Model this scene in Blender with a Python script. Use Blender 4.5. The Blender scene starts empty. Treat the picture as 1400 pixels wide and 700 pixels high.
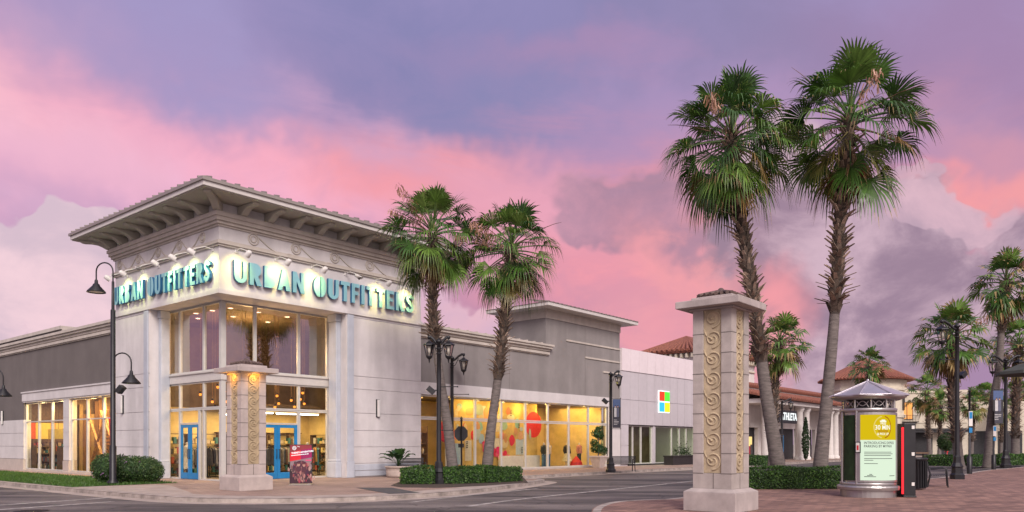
import bpy, math, random
from mathutils import Vector, Matrix
R = math.radians
SC = bpy.context.scene
COL = SC.collection
F, HOR, CAMH = 1056.0, 607.0, 1.6          # focal length and horizon of the photograph, in its pixels

def G(px, py):                              # a ground point seen at a pixel
    d = CAMH * F / (py - HOR)
    return ((px - 700) / F * d, d)

# the shop front axes: u runs along the right facade, v along the left one
CX, CY = -11.95, 31.52
ANG = math.atan2(.768, .640)
def W(u, v, z=0):
    c, s = math.cos(ANG), math.sin(ANG)
    return (CX + c * u - s * v, CY + s * u + c * v, z)

# ---------------------------------------------------------------- helpers
class MB:
    """collects shapes of one mesh"""
    def __init__(s):
        s.v, s.f, s.m, s.c, s.smooth = [], [], [], [], []
        s.col = None
    def add(s, vs, fs, m=0, smooth=False):
        o = len(s.v)
        s.v += [tuple(p) for p in vs]
        for f in fs:
            s.f.append([i + o for i in f]); s.m.append(m); s.c.append(s.col); s.smooth.append(smooth)
        return s
    def box(s, x0, x1, y0, y1, z0, z1, m=0):
        if x0 > x1: x0, x1 = x1, x0
        if y0 > y1: y0, y1 = y1, y0
        vs = [(x0,y0,z0),(x1,y0,z0),(x1,y1,z0),(x0,y1,z0),(x0,y0,z1),(x1,y0,z1),(x1,y1,z1),(x0,y1,z1)]
        return s.add(vs, [(0,3,2,1),(4,5,6,7),(0,1,5,4),(1,2,6,5),(2,3,7,6),(3,0,4,7)], m)
    def frustum(s, x0,x1,y0,y1,z0,z1, dx, dy, m=0):
        vs = [(x0,y0,z0),(x1,y0,z0),(x1,y1,z0),(x0,y1,z0),(x0+dx,y0+dy,z1),(x1-dx,y0+dy,z1),(x1-dx,y1-dy,z1),(x0+dx,y1-dy,z1)]
        return s.add(vs, [(0,3,2,1),(4,5,6,7),(0,1,5,4),(1,2,6,5),(2,3,7,6),(3,0,4,7)], m)
    def obox(s, p, ax, ay, az, m=0):         # box about centre p with half axis vectors
        p, ax, ay, az = Vector(p), Vector(ax), Vector(ay), Vector(az)
        vs = [p + i*ax + j*ay + k*az for k in (-1,1) for i, j in ((-1,-1),(1,-1),(1,1),(-1,1))]
        return s.add(vs, [(0,3,2,1),(4,5,6,7),(0,1,5,4),(1,2,6,5),(2,3,7,6),(3,0,4,7)], m)
    def bar(s, a, b, w, t=None, m=0):
        a, b = Vector(a), Vector(b); d = (b - a)
        L = d.length; d.normalize()
        up = Vector((0,0,1)) if abs(d.z) < .95 else Vector((1,0,0))
        x = d.cross(up).normalized(); y = x.cross(d).normalized()
        return s.obox((a+b)/2, x*(w/2), y*((t or w)/2), d*(L/2), m)
    def prism(s, pts, z0, z1, m=0, f=None):  # polygon pts (x,y) extruded in z; f maps a point
        n = len(pts)
        vs = [(x,y,z0) for x,y in pts] + [(x,y,z1) for x,y in pts]
        if f: vs = [f(p) for p in vs]
        fs = [tuple(range(n-1,-1,-1)), tuple(range(n,2*n))]
        fs += [(i,(i+1)%n,n+(i+1)%n,n+i) for i in range(n)]
        return s.add(vs, fs, m)
    def tube(s, pts, r, n=8, m=0, cap=True):
        pts = [Vector(p) for p in pts]
        rs = r if isinstance(r, (list, tuple)) else [r]*len(pts)
        vs, prev = [], None
        for i, p in enumerate(pts):
            d = (pts[min(i+1,len(pts)-1)] - pts[max(i-1,0)]).normalized()
            if prev is None:
                up = Vector((0,0,1)) if abs(d.z) < .9 else Vector((1,0,0))
                x = d.cross(up).normalized()
            else:
                x = (prev - d*prev.dot(d)).normalized()
            prev = x; y = d.cross(x)
            for k in range(n):
                a = 2*math.pi*k/n
                vs.append(p + (x*math.cos(a) + y*math.sin(a))*rs[i])
        fs = []
        for i in range(len(pts)-1):
            for k in range(n):
                k2 = (k+1)%n
                fs.append((i*n+k, i*n+k2, (i+1)*n+k2, (i+1)*n+k))
        s.add(vs, fs, m, True)
        if cap:
            s.add(vs[:n], [tuple(range(n-1,-1,-1))], m); s.add(vs[-n:], [tuple(range(n))], m)
        return s
    def lathe(s, prof, c=(0,0,0), n=16, m=0, smooth=True, a0=0, a1=2*math.pi):
        vs, full = [], abs(a1-a0-2*math.pi) < 1e-6
        k_n = n if full else n+1
        for r, z in prof:
            for k in range(k_n):
                a = a0 + (a1-a0)*k/n
                vs.append((c[0]+r*math.cos(a), c[1]+r*math.sin(a), c[2]+z))
        fs = []
        for i in range(len(prof)-1):
            for k in range(n):
                k2 = (k+1)%k_n if full else k+1
                fs.append((i*k_n+k, i*k_n+k2, (i+1)*k_n+k2, (i+1)*k_n+k))
        return s.add(vs, fs, m, smooth)
    def ball(s, c, r, n=10, m=0, sz=1):
        return s.lathe([(r*math.sin(math.pi*i/n)+1e-4, -sz*r*math.cos(math.pi*i/n)) for i in range(n+1)], c, n+2, m)
    def disc(s, c, r, axis, thick, n=20, m=0, r2=None):
        a = Vector(axis).normalized(); up = Vector((0,0,1)) if abs(a.z)<.9 else Vector((1,0,0))
        x = a.cross(up).normalized(); y = x.cross(a); c = Vector(c)
        pts = [x*math.cos(2*math.pi*k/n)*r + y*math.sin(2*math.pi*k/n)*(r2 or r) for k in range(n)]
        vs = [c+p for p in pts] + [c+p+a*thick for p in pts]
        fs = [tuple(range(n-1,-1,-1)), tuple(range(n,2*n))] + [(i,(i+1)%n,n+(i+1)%n,n+i) for i in range(n)]
        return s.add(vs, fs, m)
    def build(s, name, mats, parent=None, bevel=0, **kw):
        me = bpy.data.meshes.new(name)
        me.from_pydata(s.v, [], s.f)
        mats = mats if isinstance(mats, (list, tuple)) else [mats]
        for mt in mats: me.materials.append(mt)
        me.polygons.foreach_set('material_index', s.m)
        me.polygons.foreach_set('use_smooth', s.smooth)
        if any(c is not None for c in s.c):
            ca = me.color_attributes.new('Col', 'FLOAT_COLOR', 'CORNER')
            buf = []
            for f, c in zip(s.f, s.c):
                c = c or (1,1,1)
                buf += [c[0], c[1], c[2], 1.0]*len(f)
            ca.data.foreach_set('color', buf)
        me.update()
        o = bpy.data.objects.new(name, me); COL.objects.link(o)
        if parent: o.parent = parent
        if bevel:
            md = o.modifiers.new('bevel', 'BEVEL'); md.width = bevel; md.segments = 2; md.limit_method = 'ANGLE'; md.angle_limit = R(40)
        return o

def tag(o, label=None, cat=None, group=None, kind=None):
    if label: o['label'] = label
    if cat: o['category'] = cat
    if group: o['group'] = group
    if kind: o['kind'] = kind
    return o
def thing(name, label, cat, loc=(0,0,0), rz=0, group=None):
    o = bpy.data.objects.new(name, None); COL.objects.link(o)
    o.location = loc; o.rotation_euler = (0,0,rz); o.empty_display_size = .2
    return tag(o, label, cat, group)
def dup(root, loc, rz=0, label=None, scale=None, group=None):
    def cp(o, par):
        c = o.copy(); COL.objects.link(c); c.parent = par
        for ch in list(o.children): cp(ch, c)
        return c
    c = cp(root, None); c.location = loc; c.rotation_euler = (0,0,rz)
    if label: c['label'] = label
    if group: c['group'] = group
    if scale: c.scale = (scale,)*3 if not isinstance(scale, tuple) else scale
    return c
def arc(cx, cy, rx, ry, a0, a1, n=10):
    return [(cx+rx*math.cos(R(a0+(a1-a0)*i/n)), cy+ry*math.sin(R(a0+(a1-a0)*i/n))) for i in range(n+1)]
def text_mesh(txt, size, bold=0.0, ext=.004, align='CENTER', sp=1.0):
    cu = bpy.data.curves.new('lettering', 'FONT'); cu.body = txt; cu.size = size; cu.offset = bold
    cu.extrude = ext; cu.align_x = align; cu.align_y = 'CENTER'; cu.space_character = sp; cu.resolution_u = 3
    ob = bpy.data.objects.new('lettering', cu); COL.objects.link(ob)
    bpy.context.view_layer.update()
    dg = bpy.context.evaluated_depsgraph_get()
    me = bpy.data.meshes.new_from_object(ob.evaluated_get(dg))
    vs = [tuple(v.co) for v in me.vertices]; fs = [tuple(p.vertices) for p in me.polygons]
    bpy.data.objects.remove(ob); bpy.data.curves.remove(cu); bpy.data.meshes.remove(me)
    return vs, fs
def skin(name, verts, edges, radii, mat, parent=None, sub=2):
    me = bpy.data.meshes.new(name); me.from_pydata(verts, edges, [])
    ob = bpy.data.objects.new(name, me); COL.objects.link(ob)
    sk = ob.modifiers.new('skin', 'SKIN'); sk.use_smooth_shade = True
    for i, r in enumerate(radii):
        d = me.skin_vertices[0].data[i]
        d.radius = r if isinstance(r, tuple) else (r, r)
        d.use_root = (i == 0)
    sb = ob.modifiers.new('sub', 'SUBSURF'); sb.levels = sb.render_levels = sub
    bpy.context.view_layer.update()
    dg = bpy.context.evaluated_depsgraph_get()
    m2 = bpy.data.meshes.new_from_object(ob.evaluated_get(dg))
    m2.name = name
    bpy.data.objects.remove(ob)
    m2.materials.clear(); m2.materials.append(mat)
    for p in m2.polygons: p.use_smooth = True
    o = bpy.data.objects.new(name, m2); COL.objects.link(o)
    if parent: o.parent = parent
    return o

# ---------------------------------------------------------------- materials
M = {}
def nodes(name):
    m = bpy.data.materials.new(name); m.use_nodes = True
    nt = m.node_tree
    for n in list(nt.nodes): nt.nodes.remove(n)
    return m, nt
def N(nt, t, **kw):
    n = nt.nodes.new(t)
    for k, v in kw.items():
        if k.startswith('i_'): n.inputs[k[2:].replace('_', ' ')].default_value = v
        else: setattr(n, k, v)
    return n
def rgb(c): return (c[0], c[1], c[2], 1)
def mk(name, col, rough=.7, metal=0, var=.12, scale=3, bump=.0, bscale=40, emit=None, estr=0, stain=0, spec=.5, col2=None, usecol=False, stretch=None):
    """surface with uneven tone (fine and broad noise), optional bump"""
    m, nt = nodes(name)
    out = N(nt, 'ShaderNodeOutputMaterial'); b = N(nt, 'ShaderNodeBsdfPrincipled')
    nt.links.new(b.outputs[0], out.inputs[0])
    b.inputs['Roughness'].default_value = rough; b.inputs['Metallic'].default_value = metal
    b.inputs['Specular IOR Level'].default_value = spec
    tc = N(nt, 'ShaderNodeTexCoord')
    n1 = N(nt, 'ShaderNodeTexNoise', i_Scale=scale, i_Detail=8, i_Roughness=.65)
    if stretch:
        ms = N(nt, 'ShaderNodeMapping'); ms.inputs['Scale'].default_value = stretch
        nt.links.new(tc.outputs['Object'], ms.inputs[0]); nt.links.new(ms.outputs[0], n1.inputs['Vector'])
    else: nt.links.new(tc.outputs['Object'], n1.inputs['Vector'])
    ramp = N(nt, 'ShaderNodeValToRGB')
    e = ramp.color_ramp.elements
    lo = col2 or tuple(c*(1-var*1.6) for c in col); hi = tuple(min(1, c*(1+var)) for c in col)
    e[0].position = .32; e[0].color = rgb(lo); e[1].position = .68; e[1].color = rgb(hi)
    nt.links.new(n1.outputs[0], ramp.inputs[0])
    src = ramp.outputs[0]
    if stain:                                # rain streaks running down the wall
        mp = N(nt, 'ShaderNodeMapping'); mp.inputs['Scale'].default_value = (.7, .7, .10)
        nt.links.new(tc.outputs['Object'], mp.inputs['Vector'])
        n2 = N(nt, 'ShaderNodeTexNoise', i_Scale=1.6, i_Detail=5)
        nt.links.new(mp.outputs[0], n2.inputs['Vector'])
        r2 = N(nt, 'ShaderNodeValToRGB'); r2.color_ramp.elements[0].position = .42; r2.color_ramp.elements[1].position = .62
        r2.color_ramp.elements[0].color = rgb((1-stain,)*3); r2.color_ramp.elements[1].color = (1,1,1,1)
        nt.links.new(n2.outputs[0], r2.inputs[0])
        mx = N(nt, 'ShaderNodeMix', data_type='RGBA', blend_type='MULTIPLY'); mx.inputs[0].default_value = 1
        nt.links.new(src, mx.inputs[6]); nt.links.new(r2.outputs[0], mx.inputs[7]); src = mx.outputs[2]
    if usecol:
        at = N(nt, 'ShaderNodeAttribute', attribute_name='Col')
        mx = N(nt, 'ShaderNodeMix', data_type='RGBA', blend_type='MULTIPLY'); mx.inputs[0].default_value = 1
        nt.links.new(src, mx.inputs[6]); nt.links.new(at.outputs[0], mx.inputs[7]); src = mx.outputs[2]
    nt.links.new(src, b.inputs['Base Color'])
    if emit:
        b.inputs['Emission Color'].default_value = rgb(emit); b.inputs['Emission Strength'].default_value = estr
    if bump:
        n3 = N(nt, 'ShaderNodeTexNoise', i_Scale=bscale, i_Detail=6)
        nt.links.new(tc.outputs['Object'], n3.inputs['Vector'])
        bp = N(nt, 'ShaderNodeBump', i_Strength=bump, i_Distance=.02)
        nt.links.new(n3.outputs[0], bp.inputs['Height']); nt.links.new(bp.outputs[0], b.inputs['Normal'])
    M[name] = m
    return m
def lamp_mat(name, col, s):
    m, nt = nodes(name)
    out = N(nt, 'ShaderNodeOutputMaterial'); e = N(nt, 'ShaderNodeEmission')
    e.inputs[0].default_value = rgb(col); e.inputs[1].default_value = s
    nt.links.new(e.outputs[0], out.inputs[0]); M[name] = m
    return m
def glass_mat(name, tint, refl):
    m, nt = nodes(name)
    out = N(nt, 'ShaderNodeOutputMaterial'); mix = N(nt, 'ShaderNodeMixShader')
    t = N(nt, 'ShaderNodeBsdfTransparent'); t.inputs[0].default_value = rgb(tint)
    g = N(nt, 'ShaderNodeBsdfGlossy'); g.inputs['Roughness'].default_value = .015
    lw = N(nt, 'ShaderNodeFresnel'); lw.inputs[0].default_value = 1.5
    mm = N(nt, 'ShaderNodeMath', operation='MULTIPLY_ADD'); mm.inputs[1].default_value = .62 if refl < .02 else 1.1; mm.inputs[2].default_value = refl
    nt.links.new(lw.outputs[0], mm.inputs[0]); nt.links.new(mm.outputs[0], mix.inputs[0])
    nz = N(nt, 'ShaderNodeTexNoise', i_Scale=.9, i_Detail=2); tc = N(nt, 'ShaderNodeTexCoord')
    nt.links.new(tc.outputs['Object'], nz.inputs['Vector'])
    bp = N(nt, 'ShaderNodeBump', i_Strength=.05, i_Distance=.05); nt.links.new(nz.outputs[0], bp.inputs['Height'])
    nt.links.new(bp.outputs[0], g.inputs['Normal'])
    nt.links.new(t.outputs[0], mix.inputs[1]); nt.links.new(g.outputs[0], mix.inputs[2]); nt.links.new(mix.outputs[0], out.inputs[0])
    M[name] = m
def leaf_mat(name, rough=.45, trans=.25):
    m, nt = nodes(name)
    out = N(nt, 'ShaderNodeOutputMaterial'); b = N(nt, 'ShaderNodeBsdfPrincipled'); tr = N(nt, 'ShaderNodeBsdfTranslucent')
    mix = N(nt, 'ShaderNodeMixShader'); mix.inputs[0].default_value = trans
    at = N(nt, 'ShaderNodeAttribute', attribute_name='Col')
    nz = N(nt, 'ShaderNodeTexNoise', i_Scale=2.5, i_Detail=3); tc = N(nt, 'ShaderNodeTexCoord')
    nt.links.new(tc.outputs['Object'], nz.inputs['Vector'])
    hs = N(nt, 'ShaderNodeHueSaturation'); nt.links.new(at.outputs[0], hs.inputs['Color'])
    mr = N(nt, 'ShaderNodeMapRange'); mr.inputs[1].default_value = .3; mr.inputs[2].default_value = .7; mr.inputs[3].default_value = .65; mr.inputs[4].default_value = 1.35
    nt.links.new(nz.outputs[0], mr.inputs[0]); nt.links.new(mr.outputs[0], hs.inputs['Value'])
    b.inputs['Roughness'].default_value = rough
    nt.links.new(hs.outputs[0], b.inputs['Base Color']); nt.links.new(hs.outputs[0], tr.inputs[0])
    nt.links.new(b.outputs[0], mix.inputs[1]); nt.links.new(tr.outputs[0], mix.inputs[2]); nt.links.new(mix.outputs[0], out.inputs[0])
    M[name] = m
def brick_mat(name, c1, c2, mortar, scale, bw, bh, rot=0, msize=.012, rough=.85):
    m, nt = nodes(name)
    out = N(nt, 'ShaderNodeOutputMaterial'); b = N(nt, 'ShaderNodeBsdfPrincipled')
    nt.links.new(b.outputs[0], out.inputs[0]); b.inputs['Roughness'].default_value = rough
    tc = N(nt, 'ShaderNodeTexCoord'); mp = N(nt, 'ShaderNodeMapping'); mp.inputs['Rotation'].default_value = (0,0,rot)
    nt.links.new(tc.outputs['Object'], mp.inputs[0])
    br = N(nt, 'ShaderNodeTexBrick', i_Scale=scale, i_Mortar_Size=msize, i_Brick_Width=bw, i_Row_Height=bh)
    br.inputs['Color1'].default_value = rgb(c1); br.inputs['Color2'].default_value = rgb(c2); br.inputs['Mortar'].default_value = rgb(mortar)
    nt.links.new(mp.outputs[0], br.inputs['Vector'])
    nz = N(nt, 'ShaderNodeTexNoise', i_Scale=.55, i_Detail=9, i_Roughness=.7); nt.links.new(tc.outputs['Object'], nz.inputs['Vector'])
    rp = N(nt, 'ShaderNodeValToRGB'); rp.color_ramp.elements[0].position = .3; rp.color_ramp.elements[1].position = .7
    rp.color_ramp.elements[0].color = (.62,.6,.6,1); rp.color_ramp.elements[1].color = (1.1,1.1,1.1,1)
    nt.links.new(nz.outputs[0], rp.inputs[0])
    mx = N(nt, 'ShaderNodeMix', data_type='RGBA', blend_type='MULTIPLY'); mx.inputs[0].default_value = 1
    nt.links.new(br.outputs[0], mx.inputs[6]); nt.links.new(rp.outputs[0], mx.inputs[7])
    nt.links.new(mx.outputs[2], b.inputs['Base Color'])
    bp = N(nt, 'ShaderNodeBump', i_Strength=.4, i_Distance=.01); bp.invert = True
    nt.links.new(br.outputs['Fac'], bp.inputs['Height']); nt.links.new(bp.outputs[0], b.inputs['Normal'])
    M[name] = m
def asphalt_mat():
    m, nt = nodes('asphalt')
    out = N(nt, 'ShaderNodeOutputMaterial'); b = N(nt, 'ShaderNodeBsdfPrincipled'); nt.links.new(b.outputs[0], out.inputs[0])
    b.inputs['Roughness'].default_value = .82
    tc = N(nt, 'ShaderNodeTexCoord')
    mp = N(nt, 'ShaderNodeMapping'); mp.inputs['Rotation'].default_value = (0,0,-R(52)); mp.inputs['Scale'].default_value = (.12, .5, 1)
    nt.links.new(tc.outputs['Object'], mp.inputs[0])
    big = N(nt, 'ShaderNodeTexNoise', i_Scale=1.1, i_Detail=5, i_Roughness=.6); nt.links.new(mp.outputs[0], big.inputs['Vector'])
    fine = N(nt, 'ShaderNodeTexNoise', i_Scale=26, i_Detail=6); nt.links.new(tc.outputs['Object'], fine.inputs['Vector'])
    r1 = N(nt, 'ShaderNodeValToRGB'); e = r1.color_ramp.elements
    e[0].position = .40; e[0].color = (.045,.038,.039,1); e[1].position = .66; e[1].color = (.20,.17,.158,1)
    nt.links.new(big.outputs[0], r1.inputs[0])
    r2 = N(nt, 'ShaderNodeValToRGB'); r2.color_ramp.elements[0].position = .3; r2.color_ramp.elements[0].color = (.72,.72,.72,1); r2.color_ramp.elements[1].position = .7; r2.color_ramp.elements[1].color = (1.15,1.15,1.15,1)
    nt.links.new(fine.outputs[0], r2.inputs[0])
    mx = N(nt, 'ShaderNodeMix', data_type='RGBA', blend_type='MULTIPLY'); mx.inputs[0].default_value = 1
    nt.links.new(r1.outputs[0], mx.inputs[6]); nt.links.new(r2.outputs[0], mx.inputs[7])
    # cracks
    vo = N(nt, 'ShaderNodeTexVoronoi', feature='DISTANCE_TO_EDGE', i_Scale=.22)
    wv = N(nt, 'ShaderNodeTexNoise', i_Scale=.9, i_Detail=6)
    nt.links.new(tc.outputs['Object'], wv.inputs['Vector'])
    ad = N(nt, 'ShaderNodeMix', data_type='RGBA', blend_type='ADD'); ad.inputs[0].default_value = 1.2
    nt.links.new(tc.outputs['Object'], ad.inputs[6]); nt.links.new(wv.outputs[1], ad.inputs[7]); nt.links.new(ad.outputs[2], vo.inputs['Vector'])
    rc = N(nt, 'ShaderNodeValToRGB'); rc.color_ramp.elements[0].color = (.45,.45,.45,1); rc.color_ramp.elements[0].position = .0; rc.color_ramp.elements[1].position = .011; rc.color_ramp.elements[1].color = (1,1,1,1)
    nt.links.new(vo.outputs[0], rc.inputs[0])
    m2 = N(nt, 'ShaderNodeMix', data_type='RGBA', blend_type='MULTIPLY'); m2.inputs[0].default_value = 1
    nt.links.new(mx.outputs[2], m2.inputs[6]); nt.links.new(rc.outputs[0], m2.inputs[7])
    sp = N(nt, 'ShaderNodeTexNoise', i_Scale=.55, i_Detail=4, i_Roughness=.7); nt.links.new(tc.outputs['Object'], sp.inputs['Vector'])
    rs = N(nt, 'ShaderNodeValToRGB'); rs.color_ramp.elements[0].position = .30; rs.color_ramp.elements[0].color = (.5,.48,.48,1); rs.color_ramp.elements[1].position = .42; rs.color_ramp.elements[1].color = (1,1,1,1)
    nt.links.new(sp.outputs[0], rs.inputs[0])
    m3 = N(nt, 'ShaderNodeMix', data_type='RGBA', blend_type='MULTIPLY'); m3.inputs[0].default_value = 1
    nt.links.new(m2.outputs[2], m3.inputs[6]); nt.links.new(rs.outputs[0], m3.inputs[7])
    nt.links.new(m3.outputs[2], b.inputs['Base Color'])
    bp = N(nt, 'ShaderNodeBump', i_Strength=.35, i_Distance=.01); nt.links.new(fine.outputs[0], bp.inputs['Height']); nt.links.new(bp.outputs[0], b.inputs['Normal'])
    M['asphalt'] = m

mk('stucco_white', (.64,.61,.615), .85, var=.08, scale=.7, bump=.15, bscale=60, stain=.15)
mk('stucco_grey', (.25,.23,.225), .85, var=.08, scale=.6, bump=.15, bscale=60, stain=.13)
mk('stucco_dark', (.145,.128,.122), .85, var=.06, scale=1.0, bump=.12, bscale=60, stain=.08)
mk('stucco_band', (.60,.57,.57), .8, var=.05, scale=1.5, stain=.08)
mk('stucco_beige', (.46,.40,.36), .85, var=.07, scale=2, bump=.1)
mk('trim_cream', (.52,.47,.42), .8, var=.07, scale=2, bump=.08, stain=.12)
mk('soffit', (.40,.37,.32), .85, var=.05)
mk('fascia', (.55,.52,.50), .6, var=.05)
mk('roof_metal', (.33,.30,.27), .45, metal=.4, var=.06)
mk('pilaster_blue', (.50,.53,.60), .7, var=.06, scale=2, stain=.15)
mk('aluminium', (.56,.55,.52), .42, metal=.1, var=.05)
mk('door_blue', (.015,.20,.46), .4, var=.08)
mk('black_metal', (.018,.018,.022), .42, metal=.3, var=.15)
mk('dark_metal', (.04,.04,.045), .5, metal=.4, var=.15)
mk('steel', (.42,.40,.40), .34, metal=.75, var=.06)
mk('steel_roof', (.50,.47,.52), .3, metal=.6, var=.06)
mk('white_plastic', (.66,.64,.62), .5, var=.04)
mk('letter_face', (.24,.50,.56), .42, var=.05)
mk('letter_side', (.015,.12,.27), .5, var=.05)
mk('panel_white', (.58,.55,.575), .45, metal=.15, var=.03, stain=.05)
mk('panel_bright', (.80,.72,.74), .4, metal=.1, var=.03, stain=.04)
mk('cast_stone', (.45,.385,.36), .85, var=.09, scale=3, bump=.2, bscale=50, stain=.10)
mk('cast_stone_grey', (.42,.37,.345), .85, var=.12, scale=2.2, bump=.25, bscale=50, stain=.14)
mk('cast_base_grey', (.41,.355,.34), .85, var=.12, scale=2.2, bump=.25, bscale=50, stain=.12)
mk('cast_panel_tan', (.45,.36,.24), .85, var=.14, scale=4, bump=.25, bscale=50, stain=.12)
mk('cast_panel', (.42,.33,.21), .85, var=.09, scale=4, bump=.2, bscale=50, stain=.12)
mk('groove', (.16,.14,.13), .9)
mk('terracotta_dark', (.12,.08,.07), .8, var=.25, scale=8)
mk('concrete', (.36,.30,.265), .9, var=.16, scale=1.6, bump=.2)
mk('kerb_concrete', (.37,.32,.29), .9, var=.2, scale=2.2, bump=.2, col2=(.18,.155,.14))
mk('tactile', (.07,.068,.07), .8, var=.15)
mk('road_paint', (.36,.33,.31), .85, var=.3, scale=5, col2=(.13,.12,.115))
mk('iron', (.035,.03,.028), .6, metal=.5, var=.3, scale=20)
mk('soil', (.06,.042,.032), .95, var=.3, scale=12, bump=.5)
mk('lawn', (.035,.075,.016), .95, var=.35, scale=5)
mk('planter_stone', (.48,.40,.36), .8, var=.1, scale=5)
mk('planter_black', (.025,.022,.022), .6, var=.2)
mk('trunk', (.145,.123,.115), .92, var=.3, scale=3, bump=.5, bscale=25, stretch=(1.2,1.2,5.5))
mk('boots', (.24,.19,.158), .9, var=.3, scale=9, usecol=True)
mk('boot_gap_shade', (.06,.046,.04), .95, var=.4, scale=12)  # dark sleeve on the upper trunk, paints the shaded gaps between boots
mk('core_green', (.016,.042,.011), .95, var=.3)
leaf_mat('leaf'); leaf_mat('frond', .42, .22)
mk('backdrop_gold', (.54,.37,.11), .8, var=.2, scale=1.2)
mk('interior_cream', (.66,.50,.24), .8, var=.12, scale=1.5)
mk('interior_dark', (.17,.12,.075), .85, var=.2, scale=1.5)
mk('interior_floor', (.22,.17,.12), .5, var=.2, scale=2)
mk('wood', (.36,.20,.08), .6, var=.25, scale=6)
mk('wood_dark', (.12,.07,.04), .6, var=.25, scale=6)
mk('fabric', (.8,.8,.8), .9, var=.2, scale=8, usecol=True)
mk('paint', (.85,.85,.85), .7, var=.08, scale=6, usecol=True)
mk('skin_plaster', (.62,.55,.46), .5, var=.05)
mk('tile_roof', (.24,.085,.055), .8, var=.4, scale=9, bump=.3)
mk('villa_cream', (.60,.54,.44), .85, var=.06, stain=.1)
mk('villa_white', (.66,.62,.60), .85, var=.05, stain=.08)
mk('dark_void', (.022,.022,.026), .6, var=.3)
mk('red_paint', (.60,.02,.03), .5, var=.1)
mk('sign_green', (.02,.22,.12), .5)
mk('parasol_cloth', (.05,.055,.05), .9, var=.2)
brick_mat('paver_store', (.40,.285,.23), (.31,.215,.175), (.17,.13,.115), 1.0, .42, .21, rot=.25)
brick_mat('paver_plaza', (.355,.205,.16), (.18,.10,.082), (.10,.07,.065), 1.0, .40, .20, rot=-.35)
asphalt_mat()
glass_mat('glass', (.96,.97,.95), .0)
glass_mat('glass_upper', (.75,.68,.60), .34)
glass_mat('lantern_glass', (.92,.9,.85), .05)
lamp_mat('bulb_warm', (1,.55,.18), 9); lamp_mat('bulb_orange', (1,.30,.04), 1.5)
lamp_mat('downlight', (1,.62,.42), 8); lamp_mat('tube_white', (.8,.9,1), 5); lamp_mat('tube_green', (.75,1,.55), 3)
lamp_mat('floodlens', (1,.98,.8), 6)
lamp_mat('window_glow', (1,.42,.12), .9); lamp_mat('window_yellow', (1,.68,.25), .9)
for nm, c, s in (('logo_red',(.95,.06,.03),1.0),('logo_green',(.12,.75,.06),1.0),('logo_blue',(.05,.48,.9),1.0),('logo_yellow',(1,.8,.03),1.0),('logo_halo',(.95,1,1),1.2),
                 ('screen_yellow',(.50,.36,.006),1.0),('screen_pale',(.54,.64,.50),1.0),('screen_white',(.75,.75,.65),1.0),('screen_gold',(.58,.46,.12),1.0),('screen_brown',(.30,.10,.01),1.0),('letter_lit',(.9,.95,.95),1.0),('red_strip',(1,.03,.04),1.3)):
    lamp_mat(nm, c, s)
mk('ink', (.03,.04,.04), .6)
# ---------------------------------------------------------------- ground, kerbs, pavings
def sheet(name, pts, z, mat, kind='structure'):
    me = bpy.data.meshes.new(name)
    from mathutils.geometry import tessellate_polygon
    tri = tessellate_polygon([[Vector((x,y,0)) for x,y in pts]])
    vs = [(x,y,z) for x,y in pts]
    fs = []
    for t in tri:
        a, b, c = [Vector(vs[i]) for i in t]
        fs.append(tuple(t) if (b-a).cross(c-a).z > 0 else tuple(reversed(t)))
    me.from_pydata(vs, [], fs); me.materials.append(mat); me.update()
    o = bpy.data.objects.new(name, me); COL.objects.link(o); o['kind'] = kind
    return o
def offset_line(pts, d):
    out = []
    for i, p in enumerate(pts):
        a = Vector(pts[max(i-1,0)]); b = Vector(pts[min(i+1,len(pts)-1)])
        t = (b-a).normalized(); n = Vector((-t.y, t.x))
        out.append((p[0]+n.x*d, p[1]+n.y*d))
    return out
def smooth_line(pts, it=2):
    for _ in range(it):
        q = [pts[0]]
        for a, b in zip(pts, pts[1:]):
            q += [(a[0]*.75+b[0]*.25, a[1]*.75+b[1]*.25), (a[0]*.25+b[0]*.75, a[1]*.25+b[1]*.75)]
        pts = q + [pts[-1]]
    return pts
def kerb(name, pts, w, z0, z1, mat, side=1):
    inn = offset_line(pts, w*side); b = MB()
    rim = offset_line(pts, .03*side)
    vs, fs = [], []
    n = len(pts)
    for o_, r_, i_ in zip(pts, rim, inn):
        vs += [(o_[0],o_[1],z0), (o_[0],o_[1],z1-.03), (r_[0],r_[1],z1), (i_[0],i_[1],z1), (i_[0],i_[1],z0)]
    for i in range(n-1):
        for k in range(4):
            a = i*5+k
            f = (a, a+5, a+6, a+1)
            fs.append(f if side < 0 else f[::-1])
    b.add(vs, fs); o = b.build(name, mat); o['kind'] = 'structure'
    return o
RZ = -.13                                    # the carriageway lies a kerb's height below the pavements
bpy_ground = sheet('road', [(-700,-60),(900,-60),(900,1500),(-700,1500)], RZ, M['asphalt'])
K = [(-5.4,70),(-5.4,2),(-5.35,-4),(-5.2,-6.8),(-4.6,-8.5),(-3.5,-9.7),(-1.8,-10.8),(.3,-11.3),(3.7,-11.0),(7,-9.9),(10.1,-8.8),(11.4,-8.1),(11.5,-7.2),(11.1,-6.2),(12.4,-5.2),(14.5,-5),(110,-5)]
KW = smooth_line([W(u,v)[:2] for u,v in K])
sheet('sidewalk', KW + [W(110,70)[:2]], 0, M['paver_store'])
kerb('kerb', KW, .32, RZ-.05, .004, M['kerb_concrete'], 1)
cb = smooth_line([W(u,v)[:2] for u,v in K[2:11]])
inn = offset_line(cb, .32); inn2 = offset_line(cb, 1.15)
sheet('pavement_edge_strip', inn + inn2[::-1], .004, M['concrete'])
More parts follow.
